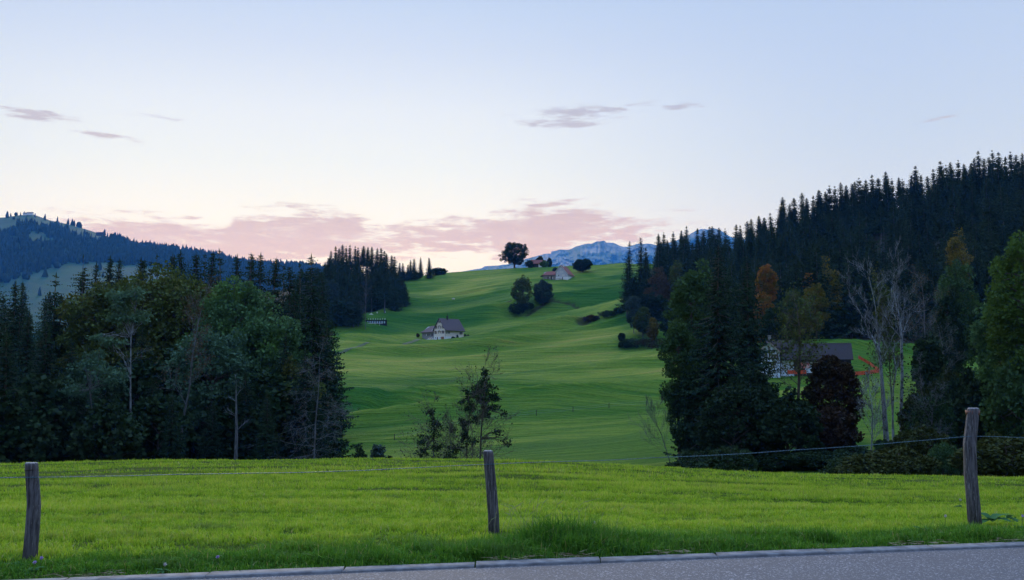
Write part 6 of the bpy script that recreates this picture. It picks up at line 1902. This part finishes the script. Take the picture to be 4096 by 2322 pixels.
grass('verge_grass', np.stack([x, Yv], -1), hg, .0075 * rs.uniform(.6, 1.3, len(x)), rs, M_VERGE, lean=.75, seg=2, cvar=c)
# join the field strips into one piece of grass
def join(objs, name, label):
    Vs, Fs4, Fs3, B_, T_, off_ = [], [], [], [], [], 0
    for o in objs:
        me = o.data; n = len(me.vertices)
        co = np.empty(n * 3, np.float32); me.vertices.foreach_get('co', co); Vs.append(co.reshape(-1, 3))
        b = np.empty(n, np.float32); me.attributes['blade'].data.foreach_get('value', b); B_.append(b)
        b = np.empty(n, np.float32); me.attributes['tip'].data.foreach_get('value', b); T_.append(b)
        lt = np.empty(len(me.polygons), np.int32); me.polygons.foreach_get('loop_total', lt)
        ls = np.empty(len(me.polygons), np.int32); me.polygons.foreach_get('loop_start', ls)
        li = np.empty(len(me.loops), np.int32); me.loops.foreach_get('vertex_index', li)
        q = ls[lt == 4]; Fs4.append(li[q[:, None] + np.arange(4)] + off_) if len(q) else None
        q = ls[lt == 3]; Fs3.append(li[q[:, None] + np.arange(3)] + off_)
        off_ += n; mt = me.materials[0]
        bpy.data.objects.remove(o); bpy.data.meshes.remove(me)
    me = make_mesh(name, np.vstack(Vs), [np.vstack(Fs4), np.vstack(Fs3)], mt, False, {'blade': np.concatenate(B_), 'tip': np.concatenate(T_)})
    return tag(link(name, me), label, 'grass', kind='stuff')


join([o for o in C.objects if o.name.startswith('field_grass')], 'field_grass_', 'bright yellow-green mown grass of the roadside field').name = 'field_grass'
tag(C.objects['verge_grass'], 'longer dark green grass along the kerb', 'grass', kind='stuff')

# straw and dry litter along the kerb
rs = np.random.RandomState(950)
n = 900
x = rs.uniform(-5, 6, n); Yv = kerb_back(x) + rs.normal(.01, .05, n)
keep = vnoise(x / .5, x * 0, 91) > .05; x, Yv = x[keep], Yv[keep]; n = len(x)
a = rs.uniform(-.7, .7, n) + np.pi * (rs.rand(n) < .5)
B = np.stack([x, Yv, np.full(n, .036) + rs.uniform(0, .02, n)], -1); D = np.stack([np.cos(a), np.sin(a), rs.normal(0, .08, n)], -1)
L = rs.uniform(.03, .14, n)
V, Fq = leaves(B, D, L, np.full(n, .0022), rs)
tag(link('straw', make_mesh('straw', V, Fq, simple('dry_straw', (.36, .27, .18), (.20, .13, .09), 8, .9))), 'dry straw scattered along the back of the kerb', 'straw', kind='stuff')

# broad-leaved weeds and seed heads
M_WEED = foliage('weed_leaves', (.035, .10, .035), (.07, .17, .055), None, 1, .25)
M_SEED = simple('seed_head', (.62, .60, .55), (.45, .42, .38), 40, .95)
M_STALK = simple('weed_stalk', (.09, .15, .04), (.06, .10, .03), 20, .9)
M_PETAL = simple('violet_petals', (.38, .26, .55), (.5, .38, .62), 30, .8)


def weed(px, py, r, lb, flower=None, n=9, fh=.16):
    a, b, c = ray(px, py); Y = -(EYE - .02) * b / c; x = a * Y / b
    rs = np.random.RandomState(int(px))
    e = empty('weed', (x, Y, .0), 0, lb, 'weed')
    ph = np.arange(n) * 2.4 + rs.uniform(0, .5, n); Ls = r * rs.uniform(.7, 1.2, n)
    Vs, Fs = [], []
    for i in range(n):
        o_ = np.array([math.cos(ph[i]), math.sin(ph[i]), 0]); s_ = np.array([-o_[1], o_[0], 0])
        el_ = rs.uniform(.25, .9)
        b0 = len(Vs)
        for (f, w_) in ((0, .06), (.3, .22), (.6, .26), (.85, .16), (1, .01)):
            p = o_ * Ls[i] * f + np.array([0, 0, .03 + Ls[i] * el_ * f - Ls[i] * .55 * f * f])
            Vs += [tuple(p - s_ * w_ * Ls[i]), tuple(p + np.array([0, 0, -.02 * w_])), tuple(p + s_ * w_ * Ls[i])]
        for k_ in range(4):
            q = b0 + k_ * 3
            Fs += [(q, q + 1, q + 4, q + 3), (q + 1, q + 2, q + 5, q + 4)]
    link('leaves', make_mesh('leaves', Vs, np.array(Fs), M_WEED, True), e)
    if flower:
        m = MB(); m.tube((0, 0, .02), (.02, 0, fh), .0028, 5); st = m.build('stem', M_STALK, e)
        N_ = 70
        B = unit(rs.normal(size=(N_, 3))) * .002 + np.array([.02, 0, fh + .012])
        V, Fq = leaves(B, unit(rs.normal(size=(N_, 3))), np.full(N_, .017), np.full(N_, .0035), rs)
        link('flower_head', make_mesh('flower_head', V, Fq, flower), e)


weed(3777, 2122, .10, 'dandelion with a white seed head left of the right post', M_SEED, fh=.16)
weed(3836, 2030, .06, 'dandelion clock standing in the field left of the right post', M_SEED, fh=.10)
weed(3965, 2085, .20, 'broad-leaved dock plant just right of the right post', None, 11)
weed(4030, 2078, .13, 'smaller dock plant farther right of the right post')
weed(4086, 2118, .10, 'violet-flowered weed near the right end of the verge', M_PETAL, fh=.15)
weed(2245, 2208, .10, 'clover-like weed at the kerb right of the grass tuft')
weed(2262, 2160, .07, 'small weed with a violet head behind the grass tuft', M_PETAL, fh=.12)
weed(72, 2268, .11, 'dock leaves at the foot of the left post')
weed(128, 2290, .08, 'violet-flowered weed below the left post', M_PETAL, fh=.09)
weed(155, 2282, .07, 'second small violet-flowered weed right below the left post', M_PETAL, fh=.11)
weed(650, 2288, .06, 'small weed with a pale head by the kerb left of the middle', M_SEED, fh=.07)
weed(2370, 2130, .05, 'dandelion clock in the field right of the grass tuft', M_SEED, fh=.11)
weed(3690, 2128, .12, 'broad plantain leaves in the verge left of the right post')
weed(860, 2262, .06, 'small violet weed in the verge between the left and middle posts', M_PETAL, fh=.08)
# seed stalks rising out of the tuft by the middle post
rs = np.random.RandomState(970); m = MB()
for i in range(26):
    x = rs.normal(.30, .28); Y = 10.0 + rs.normal(0, .18); h_ = rs.uniform(.25, .48); la = rs.normal(0, .3)
    p = [(x, Y, 0), (x + la * h_ * .3, Y, h_ * .55), (x + la * h_ * .8, Y + .02, h_ * .9), (x + la * h_ * 1.3, Y + .02, h_)]
    for a, b in zip(p[:-1], p[1:]): m.tube(a, b, .0016, 4)
    m.tube(p[2], p[3], .004, 5, .001)
tag(m.build('grass_stalks', simple('dry_stalk', (.20, .24, .09), (.28, .26, .13), 20, .9)), 'thin seeding grass stalks in the tuft beside the middle post', 'grass', kind='stuff')
m = MB(); cg = ray(2100, 2250); Yc = -(EYE) * cg[1] / cg[2]; xc = cg[0] * Yc / cg[1]
m.tube((xc - .035, Yc, .007), (xc + .02, Yc + .01, .007), .0045, 8)
tag(m.build('cigarette_end', simple('cigarette_paper', (.6, .35, .25), (.7, .62, .55), 30, .8)), 'cigarette end lying on the asphalt by the kerb below the grass tuft', 'litter')
